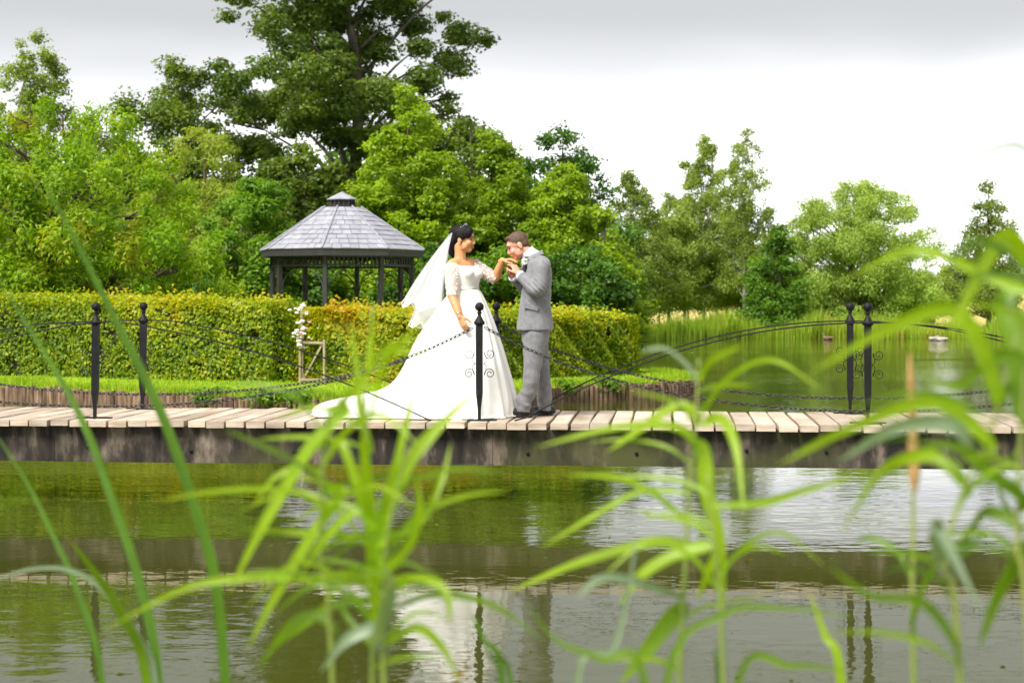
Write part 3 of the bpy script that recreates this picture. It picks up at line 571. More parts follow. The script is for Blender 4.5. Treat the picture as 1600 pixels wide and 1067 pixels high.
def blades(name, n, xy, h, wd, mat, rng, bend=.15, tnf=None):
    a = xy; ang = rng.random(n) * 6.283; lean = rng.normal(size=(n, 2)) * bend; b = np.c_[a, np.full(n, -.1)]; d = np.stack([np.cos(ang), np.sin(ang), np.zeros(n)], 1) * wd[:, None]
    m = b + np.c_[lean * .35 * h[:, None], h * .6]; t = b + np.c_[lean * h[:, None], h]
    v = np.stack([b - d, b + d, m + d * .8, m - d * .8, t], 1); f = np.arange(n)[:, None] * 5
    tn = np.repeat(tnf if tnf is not None else rng.random(n) * .75, 5)
    quads = np.vstack([np.hstack([f, f + 1, f + 2, f + 3]), np.hstack([f + 3, f + 2, f + 4, f + 4])])
    # tips as thin quads
    v2 = np.concatenate([v, (t + d * .1)[:, None]], 1); f = np.arange(n)[:, None] * 6; quads = np.vstack([np.hstack([f, f + 1, f + 2, f + 3]), np.hstack([f + 3, f + 2, f + 5, f + 4])])
    return raw_mesh(name, v2.reshape(-1, 3), quads, mat, np.repeat(tn.reshape(-1, 5)[:, 0], 6))
def reed_bed(label, x0, x1, n, seed, hmax):
    rng = np.random.default_rng(seed); x = rng.uniform(x0, x1, n); sh = SHORE[(SHORE[:, 1] > 60) & (SHORE[:, 0] > 4)]; ys = np.interp(x, sh[:, 0], sh[:, 1]); y = ys - 1.2 + rng.random(n) * 3.2 + .5 * np.sin(x * 1.3)
    vn = vnoise(np.c_[x * .9, y * .9, x * 0], seed); h = (rng.uniform(.5, 1.0, n) * (.45 + .95 * vn) * hmax * 1.1 * (1 + .12 * np.sin(x * .9) + .1 * np.sin(x * 2.7)))
    tn = .2 + .3 * rng.random(n) + .35 * vnoise(np.c_[x * .5, y * 0, x * 0], seed + 4) + np.where(rng.random(n) < .1, .4, 0)
    me = blades('reed_bed', n, np.c_[x, y], h, rng.uniform(.012, .03, n), LM['reed'], rng, .16, np.clip(tn, 0, 1)); o = bpy.data.objects.new('reed_bed', me); COL.objects.link(o)
    return tag(o, label, 'reeds', kind='stuff')
reed_bed('dense bed of green reeds along the far bank below the birches', 5.3, 14.5, 8000, 1, 1.0)
reed_bed('dense bed of green reeds along the far bank below the willow and beyond', 14.5, 34, 11000, 2, 1.15)
def rough_grass():
    rng = np.random.default_rng(4); n = 14000; x = rng.uniform(3.5, 36, n); y = 79 + rng.random(n) * 14; me = blades('rough_grass', n, np.c_[x, y], rng.uniform(.3, .6, n), rng.uniform(.01, .025, n), LM['reed'], rng, .3, np.clip(.45 + .45 * rng.random(n), 0, 1)); return me
o = bpy.data.objects.new('rough_grass', rough_grass()); COL.objects.link(o); tag(o, 'rough pale grass under the birches beyond the far reeds', 'grass', kind='stuff')
# ------------------------------------------------------------------ gazebo
GY = 40.0; gc = G(534, GY); gaz = thing('gazebo', gc, 'black timber eight-sided gazebo with grey slate roof and small roof lantern', 'gazebo')
def oct_pt(k, r, z, frac=0): a = R(-7 + 45 * k); return gc + np.array([r * math.sin(a), -r * math.cos(a), z])
ER, PR_, TR = 1.97, 1.72, .47; EZ = 2.94 - LAND; TZ = EYE + (HOR - 325) / F_PX * GY - LAND
for k in range(8):
    q = oct_pt(k, PR_, 0); MB().box(q + [0, 0, (EZ - .12) / 2], (.1, .1, EZ - .12), Matrix.Rotation(R(-7 + 45 * k), 3, 'Z')).build('post', M['darkwood'], gaz)
mb = MB(); mb.loft([[oct_pt(k, r, z) for k in range(8)] for r, z in ((ER + .0, EZ - .16), (ER + .03, EZ - .16), (ER + .03, EZ - .005), (ER, EZ - .005), (ER, EZ - .16))], cap=False); fas = mb.build('fascia', M['darkwood'], gaz)
mb = MB(); mb.loft([[oct_pt(k, r, z) for k in range(8)] for r, z in ((ER, EZ - .02), (TR, TZ - .03), (TR, TZ - .1), (ER - .02, EZ - .10))], cap=False)
mb.loft([[oct_pt(k, r, z) for k in range(8)] for r, z in ((ER, EZ - .02), (ER - .02, EZ - .10))], cap=False); roof = mb.build('roof', M['darkwood'], gaz)
ROWS = 9
rest = MB(); slates = 0
for k in range(8):
    A, B, C_, D_ = oct_pt(k, ER + .05, EZ + .0), oct_pt(k + 1, ER + .05, EZ + .0), oct_pt(k + 1, TR - .01, TZ), oct_pt(k, TR - .01, TZ)
    nn = nrm(np.cross(B - A, D_ - A)); nn = nn if nn[2] > 0 else -nn
    for i in range(ROWS):
        f0, f1 = i / ROWS, (i + 1.12) / ROWS; l0, r0 = A + (D_ - A) * f0, B + (C_ - B) * f0; l1, r1 = A + (D_ - A) * min(f1, 1), B + (C_ - B) * min(f1, 1)
        m = max(2, int(round(np.linalg.norm(r0 - l0) / .235))); offs = (.5 if i % 2 else 0)
        cuts = [0.] + [c for c in ((j + offs) / m for j in range(0 if offs else 1, m)) if .03 < c < .97] + [1.]
        for c0, c1 in zip(cuts[:-1], cuts[1:]):
            g = .006 / np.linalg.norm(r0 - l0); c0_, c1_ = c0 + g, c1 - g; rr = random.Random(slates); lift = .022 + rr.uniform(-.004, .007)
            q = [l0 + (r0 - l0) * c0_, l0 + (r0 - l0) * c1_, l1 + (r1 - l1) * c1_, l1 + (r1 - l1) * c0_]; tp = [q[0] + nn * lift, q[1] + nn * lift, q[2] + nn * .006, q[3] + nn * .006]; bt = [a - nn * .002 for a in q]
            fc = [(4, 5, 6, 7), (0, 1, 5, 4), (1, 2, 6, 5), (2, 3, 7, 6), (3, 0, 4, 7)]; front = k in (7, 0, 1, 6) or (k == 2 and False)
            if front: MB().add(bt + tp, fc).build('slate', M['slate'], roof)
            else: rest.add(bt + tp, fc)
            slates += 1
tag(rest.build('slate_courses', M['slate'], roof), kind='stuff')
for k in range(8):
    a, b = oct_pt(k, ER + .06, EZ + .03), oct_pt(k, TR, TZ + .03); MB().sweep(np.array([a, (a + b) / 2, b]), .02, 6).build('hip_ridge', M['slate'], roof)
lant = MB().loft([[oct_pt(k, r, z) for k in range(8)] for r, z in ((.30, TZ - .05), (.30, TZ + .02), (.36, TZ + .02), (.36, TZ + .05), (.29, TZ + .05), (.29, TZ + .19))]).build('lantern', M['darkwood'], gaz)
for k in range(8):
    for f in (0, .5):
        q = oct_pt(k, .31, TZ + .12) * (1 - f) + oct_pt(k + 1, .31, TZ + .12) * f; MB().box(q, (.035, .035, .15)).build('louvre_post', M['darkwood'], lant)
MB().loft([[oct_pt(k, r, z) for k in range(8)] for r, z in ((.37, TZ + .19), (.37, TZ + .215), (.02, TZ + .385))]).build('lantern_roof', M['slate'], gaz)
slat_me = MB().box((0, 0, 0), (.04, .02, .17)).mesh('slat', M['darkwood'])
for k in range(8):
    a, b = oct_pt(k, PR_, 0), oct_pt(k + 1, PR_, 0); ang = math.atan2(b[1] - a[1], b[0] - a[0]); L = np.linalg.norm(b - a)
    for z, h in ((EZ - .37, .05), (EZ - .16, .06)): MB().box((a + b) / 2 + [0, 0, z], (L - .1, .06, h), Matrix.Rotation(ang, 3, 'Z')).build('rail', M['darkwood'], gaz)
    for j in range(1, 12):
        q = a + (b - a) * j / 12 - gc; q[2] = EZ - .265; inst('slat', slat_me, gaz, q, (0, 0, ang))
    for e0, e1 in ((a, b), (b, a)):
        d_ = (e1 - e0) / L; pts = [e0 + d_ * .06 + [0, 0, EZ - 1.0], e0 + d_ * .10 + [0, 0, EZ - .78], e0 + d_ * .25 + [0, 0, EZ - .58], e0 + d_ * .5 + [0, 0, EZ - .48]]; MB().sweep(spline(pts, 10), .015, 5).build('brace', M['darkwood'], gaz)
    if k in (1, 2, 3, 4, 5, 6): MB().box((a + b) / 2 + [0, 0, .95], (L - .1, .05, .05), Matrix.Rotation(ang, 3, 'Z')).build('balustrade_rail', M['darkwood'], gaz)
MB().loft([[oct_pt(k, r, z) for k in range(8)] for r, z in ((1.9, -.1), (1.9, .1))]).build('floor', M['darkwood'], gaz)
# ------------------------------------------------------------------ flower column, garden gate, weeds, ducks
fl = thing('flower_column', G(472, 29.6), 'slender post dressed with white and pink flowers in the gap between the hedges', 'flower post')
MB().lathe(G(472, 29.6), [(.03, 0), (.025, 1.25)], 8).build('post', M['gate'], fl)
for k in range(46):
    r = random.Random(k); top = k < 12; z = (1.28 + r.uniform(-.08, .14)) if top else r.uniform(.62, 1.12); q = G(472, 29.6) + [r.gauss(0, .1 if top else .075), r.gauss(-.03, .06), z]; mb = MB(); rr = r.uniform(.025, .045)
    for j in range(6):
        a = j / 6 * 6.283 + r.random(); mb.ell(q + np.array([math.cos(a), math.sin(a) * .9, .2 * math.sin(3 * a)]) * rr * .55, (rr * .62, rr * .62, rr * .5), seg=7, rings=5)
    mb.ell(q, (rr * .6,) * 3, seg=7, rings=5); mb.build('flower', M['pink'] if (not top and r.random() < .3) else M['white'], fl, True)
gq = G(488, 29.45); gate = thing('garden_gate', gq, 'small weathered timber gate frame with diagonal brace between the hedges', 'gate')
GA = Matrix.Rotation(R(-28), 3, 'Z')
def gbox(c, s, rot=None): return MB().box(gq + np.array(GA @ Vector(c)), s, (GA @ rot) if rot is not None else GA)
for x in (-.26, .26): gbox((x, 0, .39), (.04, .04, .78)).build('stile', M['gate'], gate)
for z in (.06, .72): gbox((0, 0, z), (.48, .03, .045)).build('rail', M['gate'], gate)
gbox((0, .024, .39), (.035, .014, .72), Matrix.Rotation(R(33), 3, 'Y')).build('brace', M['gate'], gate)
WL = ['leafy weed growing on the bank edge before the garden gate', 'low leafy weed on the bank edge beside the end of the bridal train', 'small ivy-like weed hanging over the logs behind the groom\'s heels', 'weed tuft on the log edging between groom and bank tip', 'weed tuft on the bank below the tall hedge']
for k, (px, Y) in enumerate([(425, 25.0), (468, 24.9), (875, 28.3), (945, 28.9), (330, 25.6)]):
    rng = np.random.default_rng(k + 200); n = 260; b = G(px, Y); c = b + np.c_[rng.normal(size=n) * .16, rng.normal(size=n) * .08, rng.random(n) ** .7 * .26 - .14]; t = thing('weed_plant', b, WL[k], 'plant')
    o = bpy.data.objects.new('leaves', leaf_mesh('leaves', c, nrm(rng.normal(size=(n, 3)) * .6 + [0, -.4, .6]), rng.uniform(.06, .12, n), rng.uniform(.03, .07, n), rng.random(n), LM['lush'], rng, b)); COL.objects.link(o); o.parent = t
    mb = MB()
    for j in range(6): mb.sweep(spline([b + [rng.normal() * .03, 0, -.1], b + [rng.normal() * .08, rng.normal() * .03, .02], b + [rng.normal() * .16, rng.normal() * .05, .12]], 6), np.linspace(.006, .002, 6), 5)
    mb.build('stem', M['bark'], t)
M['duckb'] = pmat('brown_feather', [(.10, .06, .035), (.24, .15, .09)], .8, 30); M['duckh'] = pmat('dark_green_feather', [(.01, .03, .02), (.02, .05, .03)], .5, 20); M['duckw'] = pmat('pale_feather', [(.4, .34, .3), (.55, .48, .44)], .8, 30); M['bill'] = pmat('duck_bill', [(.4, .3, .05), (.5, .36, .06)], .5)
def duck(loc, yaw, label, body, head):
    loc = np.array(loc); t = thing('duck', loc, label, 'duck', 'ducks on the pond'); f = np.array([math.cos(yaw), math.sin(yaw), 0]); B = basis(f)
    Q = lambda x, z, y=0: loc + B @ np.array([x, y, z])
    mb = MB(); mb.sweep(spline([Q(-.26, .13), Q(-.15, .08), Q(.0, .06), Q(.14, .08), Q(.2, .1)], 14), np.interp(np.linspace(0, 1, 14), [0, .25, .55, .9, 1], [.015, .08, .105, .08, .04]), 12, round_caps=True)
    mb.sweep(spline([Q(.15, .1), Q(.2, .17), Q(.21, .24)], 6), [.05, .045, .04, .036, .034, .034], 10, round_caps=True); fused('body', mb, M[body], t, .012, 2)
    mb = MB(); mb.ell(Q(.225, .27), (.05, .04, .042), B); fused('head', mb, M[head], t, .01, 1); MB().box(Q(.29, .262), (.06, .035, .014), B).build('bill', M['bill'], t)
    for s in (-1, 1): MB().ell(Q(-.05, .1, s * .085), (.14, .03, .06), B, 10, 6).build('wing', M[body], t, True)
duck(P(1294, 531, 73.4) * [1, 1, 0], 2.6, 'brown duck swimming alone before the far reeds near the iron posts', 'duckb', 'duckb')
duck(P(1459, 532.5, 72.2) * [1, 1, 0], .3, 'pale duck with dark head swimming before the reeds beyond the pond', 'duckw', 'duckh')
duck(P(1472, 532.8, 71.5) * [1, 1, 0], 3.0, 'pale-bodied duck with brown head swimming close beside another pale duck', 'duckw', 'duckb')
# wire fence at the field edge
for k, px in enumerate([1030, 1075, 1120, 1165]):
    MB().lathe(G(px, 96, .25), [(.05, 0), (.05, 1.15), (.03, 1.18)], 7).build('fence_post', M['bark'], None, False, G(px, 96, .25))
    tag(COL.objects[-1] if False else bpy.data.objects[[o.name for o in bpy.data.objects if o.name.startswith('fence_post')][-1]], 'round wooden fence post in the rough grass at the field edge', 'fence post', 'fence posts at the field edge')
# ------------------------------------------------------------------ the couple
PY = 14.76
def W(px, py, dy=0.0):
    p = P(px, py, PY); return np.array([p[0], PY + dy, p[2]])       # figures are laid out in the plane they stand in
def on_deck(px, dy, z): q = W(px, 600, dy); q[2] = DECK + z; return q
def skin_mat(name, a, b, rough=.5):
    m = pmat(name, [a, b], rough, 14, 3, .05, 80); bs = m.node_tree.nodes['Principled BSDF']; bs.inputs['Subsurface Weight'].default_value = .12; bs.inputs['Subsurface Radius'].default_value = (.012, .004, .002); return m
M['skin_b'] = skin_mat('warm_brown_skin', (.56, .255, .105), (.64, .31, .14)); M['skin_g'] = skin_mat('fair_pink_skin', (.60, .27, .18), (.68, .33, .23))
M['hair_b'] = pmat('black_hair', [(.006, .005, .006), (.018, .015, .017)], .6, 30, 4, .2, 60, (1, 1, .15), spec=.12); M['hair_g'] = pmat('short_brown_hair', [(.06, .032, .018), (.13, .07, .04)], .6, 60, 4, .6, 200)
M['lip'] = pmat('lips', [(.35, .07, .06), (.4, .1, .08)], .35); M['teeth'] = pmat('teeth', [(.66, .58, .5), (.72, .64, .56)], .6); M['dark'] = pmat('eye_dark', [(.012, .008, .006), (.02, .014, .01)], .3)
M['suit'] = pmat('grey_suit_cloth', [(.15, .152, .164), (.21, .212, .226)], .85, 30, 5, .25, 260, sheen=.2); M['suit2'] = pmat('grey_trouser_cloth', [(.145, .146, .156), (.2, .2, .212)], .85, 30, 5, .25, 260, sheen=.2)
M['shirt'] = pmat('white_shirt', [(.74, .75, .8), (.8, .8, .84)], .7, 20); M['shoe'] = pmat('black_leather', [(.008, .008, .009), (.016, .015, .015)], .25, 20); M['tie'] = pmat('lilac_silk', [(.42, .3, .5), (.55, .42, .6)], .4, 40)
M['lapel'] = pmat('dark_button', [(.03, .03, .034), (.05, .05, .055)], .5); M['satin'] = pmat('ivory_satin', [(.84, .83, .79), (.89, .88, .84)], .5, 5, 4, .25, 10, (1, 1, .3), sheen=.25); M['silver'] = pmat('silver', [(.6, .6, .6), (.8, .8, .8)], .2, 20, metal=1)
M['leafg'] = pmat('buttonhole_leaf', [(.02, .07, .015), (.05, .13, .03)], .5, 30)
def lace_mat():
    m, n, l, b = new_mat('floral_lace'); b.inputs['Base Color'].default_value = (.84, .81, .76, 1); b.inputs['Roughness'].default_value = .7
    t = n.new('ShaderNodeTexCoord'); v = n.new('ShaderNodeTexVoronoi'); v.inputs['Scale'].default_value = 42; l.new(t.outputs['Object'], v.inputs[0]); z = n.new('ShaderNodeTexNoise'); z.inputs['Scale'].default_value = 34; z.inputs['Detail'].default_value = 3; l.new(t.outputs['Object'], z.inputs[0])
    a = n.new('ShaderNodeMath'); a.operation = 'ADD'; l.new(v.outputs[0], a.inputs[0]); l.new(z.outputs[0], a.inputs[1]); r = n.new('ShaderNodeMapRange'); r.inputs['From Min'].default_value = .82; r.inputs['From Max'].default_value = 1.0; r.inputs['To Min'].default_value = 0; r.inputs['To Max'].default_value = .62; l.new(a.outputs[0], r.inputs[0])
    tr = n.new('ShaderNodeBsdfTransparent'); mi = n.new('ShaderNodeMixShader'); l.new(r.outputs[0], mi.inputs[0]); l.new(b.outputs[0], mi.inputs[1]); l.new(tr.outputs[0], mi.inputs[2]); l.new(mi.outputs[0], n['Material Output'].inputs[0]); return m
M['lace'] = lace_mat()
def tulle_mat():
    m, n, l, b = new_mat('veil_tulle'); b.inputs['Base Color'].default_value = (.85, .87, .9, 1); b.inputs['Roughness'].default_value = .8
    tl = n.new('ShaderNodeBsdfTranslucent'); tl.inputs[0].default_value = (.85, .87, .9, 1); m1 = n.new('ShaderNodeMixShader'); m1.inputs[0].default_value = .45; l.new(b.outputs[0], m1.inputs[1]); l.new(tl.outputs[0], m1.inputs[2])
    tr = n.new('ShaderNodeBsdfTransparent'); mi = n.new('ShaderNodeMixShader'); mi.inputs[0].default_value = .56; l.new(m1.outputs[0], mi.inputs[1]); l.new(tr.outputs[0], mi.inputs[2]); l.new(mi.outputs[0], n['Material Output'].inputs[0]); return m
M['tulle'] = tulle_mat()
def limb(mb, pts, rad, n=18, seg=14):
    p = spline(pts, n); r = np.interp(np.linspace(0, 1, n), np.linspace(0, 1, len(rad)), rad); mb.sweep(p, r, seg, (0, 1, 0), round_caps=True)
def ring(c, a, b, ra, rb, seg=28, pw=2.3):
    th = np.linspace(0, 2 * math.pi, seg, endpoint=False); ct, st = np.cos(th), np.sin(th); k = (np.abs(ct) ** pw + np.abs(st) ** pw) ** (-1 / pw)
    return c + np.outer(ct * k * ra, a) + np.outer(st * k * rb, b)
def hand(mb, wrist, fwd, back, L=.17, curl=.5, spread=.1, thumb=1, wide=.038):
    """palm, four unequal curled fingers and a thumb that leaves the side of the palm; back = direction of the back of the hand"""
    f = nrm(fwd); k = nrm(np.array(back) - np.dot(back, f) * f); s = np.cross(f, k) * thumb; pl = L * .5
    mb.sweep(np.array([wrist - f * .02, wrist + f * .01, wrist + f * pl * .5, wrist + f * pl]), np.array([[.017, .026], [.016, .027], [.015, wide], [.012, wide * .95]]), 12, k, round_caps=True)
    for i, (o, ln) in enumerate(((.85, .84), (.3, .96), (-.28, .9), (-.82, .7))):
        b = wrist + f * pl * .93 + s * o * wide * .82; d = nrm(f + s * o * spread); seg_ = L * .5 * ln; pts = [b - d * .02, b]; a = 0
        for j, q in enumerate((.45, .32, .23)):
            a += curl * (.6, 1.0, .8)[j]; pts.append(pts[-1] + (d * math.cos(a) - k * math.sin(a)) * seg_ * q)
        p = spline(pts, 12); mb.sweep(p, np.linspace(.0092, .0068, 12), 8, k, round_caps=True)
    b = wrist + f * pl * .25 + s * wide * .7; d = nrm(f * .75 + s * .75 - k * .25); pts = [b - d * .01, b + d * .035, b + d * .05 + nrm(f - k * .5) * .02, b + d * .055 + nrm(f - k * .4) * .042]; mb.sweep(spline(pts, 10), np.linspace(.0125, .0085, 10), 8, k, round_caps=True)
def head(mb, c, f, up, chin=1.0, nose=1.0):
    "skull, brow, cheeks, jaw, nose, ears; f is where the face looks"
    B = basis(f, up); f, l, u = B.T; q = lambda x, y, z: c + f * x + l * y + u * z
    mb.ell(q(-.012, 0, .028), (.096, .074, .088), B, 20, 14); mb.ell(q(.03, 0, -.03), (.062, .058, .085), B, 18, 12); mb.ell(q(.052, 0, -.088), (.03, .034, .026), B)
    mb.ell(q(.068, 0, .028), (.025, .05, .03), B)
    for s in (-1, 1):
        mb.ell(q(.058, s * .032, -.032), (.03, .026, .03), B); mb.ell(q(.012, s * .05, -.06), (.045, .014, .035), B)
        mb.ell(q(-.012, s * .076, -.012), (.02, .009, .033), B, 12, 8)
    mb.sweep(spline([q(.084, 0, .02), q(.093, 0, -.008), q(.104, 0, -.029), q(.092, 0, -.04)], 8), [.007, .0075, .008, .009, .010, .0115, .010, .008], 8, l, round_caps=True)
    for s in (-1, 1): mb.ell(q(.092, s * .011, -.036), (.010, .007, .007), B, 8, 6)
    mb.ell(q(.078, 0, -.062), (.017, .026, .009), B, 12, 6); mb.ell(q(.077, 0, -.073), (.015, .022, .009), B, 12, 6)
    return B, q
def face_marks(q, B, t, body, lip, hair, smile=False):
    for s in (-1, 1):
        MB().ell(q(.083, s * .031, .004), (.006, .014, .004), B, 10, 6).build('eye', M['dark'], body, True)
        MB().sweep(spline([q(.092, s * .014, .021), q(.09, s * .03, .027), q(.076, s * .05, .022)], 8), np.linspace(.004, .0022, 8), 6).build('eyebrow', M[hair], body, True)
    if smile:
        MB().ell(q(.087, 0, -.067), (.006, .019, .005), B, 12, 6).build('teeth', M['teeth'], body, True)
        MB().sweep(spline([q(.082, -.03, -.058), q(.093, -.012, -.06), q(.096, 0, -.0615), q(.093, .012, -.06), q(.082, .03, -.058)], 14), .0042, 6).build('lip', M[lip], body, True)
        MB().sweep(spline([q(.082, -.03, -.058), q(.09, -.013, -.073), q(.093, 0, -.076), q(.09, .013, -.073), q(.082, .03, -.058)], 14), .005, 6).build('lip', M[lip], body, True)
    else:
        MB().ell(q(.091, 0, -.067), (.006, .022, .006), B, 12, 6).build('lip', M[lip], body, True)
# ---- bride
bride = thing('person', on_deck(733, 0, 0), 'bride in white lace off-shoulder gown with long train and veil, hand held out to groom', 'person', None)
SA = nrm(np.array([.58, .81, 0])); FA = np.array([SA[1], -SA[0], 0])     # shoulder line; chest looks to the groom and a little to the camera
hf = nrm(np.array([.95, -.30, -.06])); hc = W(724.5, 374, 0)
mb = MB(); B, q = head(mb, hc, hf, (0, 0, 1))
limb(mb, [W(719, 384), W(719, 396), W(719, 407), W(721, 416)], [.056, .05, .054, .07], 10)
TS = [(721, 408.5, .105, .05), (721, 413, .160, .07), (722, 419, .168, .085), (726, 428, .148, .105), (727, 440, .135, .10), (727, 453, .122, .092), (726, 470, .15, .11), (725, 488, .17, .12), (726, 510, .15, .11)]
tr = np.array([ring(W(x, y), SA, FA, a, b) for x, y, a, b in TS]); mb.loft(tr)
for s in (-1, 1): limb(mb, [W(725, 505) + SA * s * .09, W(728, 570) + SA * s * .09, on_deck(730, 0, .1) + SA * s * .09, on_deck(730, 0, .05) + SA * s * .09], [.085, .06, .042, .04]); limb(mb, [on_deck(730, 0, .045) + SA * s * .09, on_deck(730, 0, .035) + SA * s * .09 + FA * .16], [.034, .03], 6)
nS, nE, nW = W(707, 417.5, -.115), W(708, 462, -.22), W(720.5, 495, -.31)
fS, fE, fW = W(739, 414, .12), W(773, 435, .10), W(785, 407, .015)
limb(mb, [W(713, 413, -.06), nS, nS * .5 + nE * .5 + [-.004, 0, 0], nE, nE * .4 + nW * .6, nW], [.058, .057, .05, .042, .038, .027], 22)
limb(mb, [W(730, 412, .06), fS, fS * .5 + fE * .5, fE, fE * .5 + fW * .5, fW], [.055, .053, .047, .042, .037, .027], 22)
hand(mb, nW, W(728, 511, -.34) - W(720.5, 495, -.31), (-.55, -.75, 0), .155, .42, .06, -1, .036)
hand(mb, fW, W(799, 407.5, -.02) - fW + np.array([0, 0, .012]), (.25, -.2, 1), .165, .36, .05, 1, .036)
b_body = fused('body', mb, M['skin_b'], bride, .0045, 3)
face_marks(q, B, bride, b_body, 'lip', 'hair_b', True)
mb = MB(); mb.ell(q(-.025, 0, .045), (.103, .087, .088), B, 20, 14); mb.ell(q(-.075, 0, .005), (.065, .08, .085), B); mb.ell(q(-.098, 0, -.04), (.042, .062, .095), B); mb.ell(q(-.09, 0, .06), (.05, .06, .05), B)
mb.ell(q(.028, 0, .088), (.062, .072, .036), B @ np.array(Matrix.Rotation(R(22), 3, 'Y'))); mb.ell(q(.052, -.046, .055), (.04, .03, .05), B @ np.array(Matrix.Rotation(R(20), 3, 'Y')))
for s in (-1, 1): mb.ell(q(-.005, s * .066, .04), (.055, .022, .055), B)
limb(mb, [q(-.1, 0, -.06), q(-.11, .01, -.12), q(-.1, .02, -.16)], [.04, .034, .016], 10, 10)
fused('hair', mb, M['hair_b'], bride, .005, 9)
mb = MB(); tp = spline([q(-.01, -.075, .1), q(.01, -.04, .124), q(.016, 0, .132), q(.01, .04, .124), q(-.01, .075, .1)], 22); mb.sweep(tp, .003, 5)
for k in range(6, 17, 2): mb.sweep(np.array([tp[k], tp[k] + B[:, 2] * .01]), [.0025, .0015], 5); mb.ell(tp[k] + B[:, 2] * .011, (.0032,) * 3, None, 6, 5)
mb.build('tiara', M['silver'], bride, True)
MB().ell(q(-.004, .084, -.042), (.006,) * 3, None, 8, 6).build('earring', M['silver'], bride, True); MB().ell(q(-.004, -.084, -.042), (.006,) * 3, None, 8, 6).build('earring', M['silver'], bride, True)
wd = nrm(nW - nE); bc = nE * .12 + nW * .88; bx = nrm(np.cross(wd, [0, 1, 0])); by = np.cross(wd, bx); mb = MB()
mb.sweep(np.array([bc + bx * .031 * math.cos(a) + by * .031 * math.sin(a) for a in np.linspace(0, 6.283, 25)]), .005, 6); mb.build('bracelet', M['silver'], bride, True)
# bodice: off-shoulder neckline, a lace band round both arms
mb = MB(); DS = [(722, 414.5, .172, .088), (723, 420, .176, .098), (726, 428, .16, .122), (727, 436, .15, .118), (727, 444, .136, .106), (726.5, 453, .130, .101), (726, 460, .142, .11)]
dr = np.array([ring(W(x, y), SA, FA, a, b, 40) for x, y, a, b in DS])
th = np.linspace(0, 2 * math.pi, 40, endpoint=False); dr[0][:, 2] += .006 * np.abs(np.sin(th * 7)) - .012 * np.clip(np.sin(th), 0, 1); mb.loft(dr, cap=False); 
for sgn, ph in ((1, .26), (-1, .26)): mb.ell(W(727, 427.5) + FA * .072 + SA * sgn * .07, (.062, .062, .058), None, 16, 12)
bod = mb.build('bodice', M['satin'], bride, True)
mb = MB(); mb.loft(np.array([ring(W(x, y), SA, FA, a, b, 40) for x, y, a, b in ((727, 448.5, .139, .11), (727, 450, .142, .113), (726.5, 454, .139, .112), (726.5, 455, .135, .107))]), cap=False); mb.build('beaded_belt', M['lace'], bod, True)
for S_, E_, rad, nm in ((nS, nE, (.068, .068, .06, .053, .05), 0), (fS, fE, (.064, .064, .06, .055, .052), 1)):
    mb = MB(); ax = nrm(E_ - S_); pts = spline([S_ - ax * .01, S_ + (E_ - S_) * .3, S_ + (E_ - S_) * .65, S_ + (E_ - S_) * .93, E_ + ax * .012], 14); r_ = np.interp(np.linspace(0, 1, 14), np.linspace(0, 1, 5), rad)
    t_, a_, b_ = frames(pts, (0, 1, 0)); th2 = np.linspace(0, 2 * math.pi, 24, endpoint=False); rg = []
    for i in range(14): rg.append(pts[i] + np.outer(np.cos(th2) * r_[i] * (1 + .03 * np.sin(i * 1.9 + th2 * 3)), a_[i]) + np.outer(np.sin(th2) * r_[i] * (1 + .03 * np.cos(i * 2.3 + th2 * 2)), b_[i]))
    mb.loft(np.array(rg), cap=False); mb.build('sleeve', M['lace'], bride, True)
# skirt and train
SK = [(453, 706, 748, .112), (458, 702, 751, .15), (468, 694, 756, .17), (485, 681, 763, .20), (505, 667, 770.5, .235), (528, 652, 778, .275), (550, 641, 785, .325), (572, 631, 791, .395), (590, 620, 796, .41), (602, 608, 799, .415), (610, 590, 801, .42), (617, 556, 802.5, .425), (624, 522, 804, .43), (632, 496, 805, .44), (640, 488, 806, .445), (646.5, 489, 806, .45)]
def skirt():
    seg = 120; th = np.linspace(0, 2 * math.pi, seg, endpoint=False); rings = []
    for i, (y, xl, xr, ry) in enumerate(SK):
        t = i / (len(SK) - 1); cx = 731 + t * 4; ct, st = np.cos(th), np.sin(th)
        X = np.where(ct > 0, ct * (xr - cx), ct * (cx - xl)); z = W(0, y)[2]; k = np.clip((cx - xl) / 130 - .9, 0, 1)
        tail = np.clip((-ct - .2) / .8, 0, 1) * np.clip((cx - xl - 110) / 140, 0, 1); yy = st * ry * (1 + .12 * tail)
        fold = .5 * np.sin(th * 13 + .8 * math.sin(t * 3)) + .35 * np.sin(th * 7 + 1.3) + .3 * np.sin(th * 23 + t * 2); amp = .008 + .03 * t
        p = np.stack([(cx + X - 800) / F_PX * PY + ct * fold * amp, PY + yy * 1.0 + st * fold * amp, np.full(seg, z)], 1)
        # the train settles on the deck: rearward points lie low
        p[:, 2] = np.maximum(p[:, 2] + .012 * tail * np.sin(th * 9 + t * 4), DECK + .012 + .004 * np.sin(th * 5) ** 2); rings.append(p)
    last = rings[-1].copy(); last[:, 2] = DECK + .006; last[:, 0] += np.cos(th) * .012; last[:, 1] += np.sin(th) * .012; rings.append(last)
    return spline_rings(rings)
def spline_rings(rings):
    r = np.array(rings); n = len(r); out = spline(r.reshape(n, -1), n * 3).reshape(n * 3, -1, 3); return out
mb = MB(); mb.loft(skirt(), cap=False); sk = mb.build('skirt', M['satin'], bride, True)
mb = MB(); hem = skirt()[-1]; hem = np.vstack([hem, hem[:1]]); mb.sweep(hem + [0, 0, .006], .007, 5); mb.build('hem', M['satin'], sk, True)
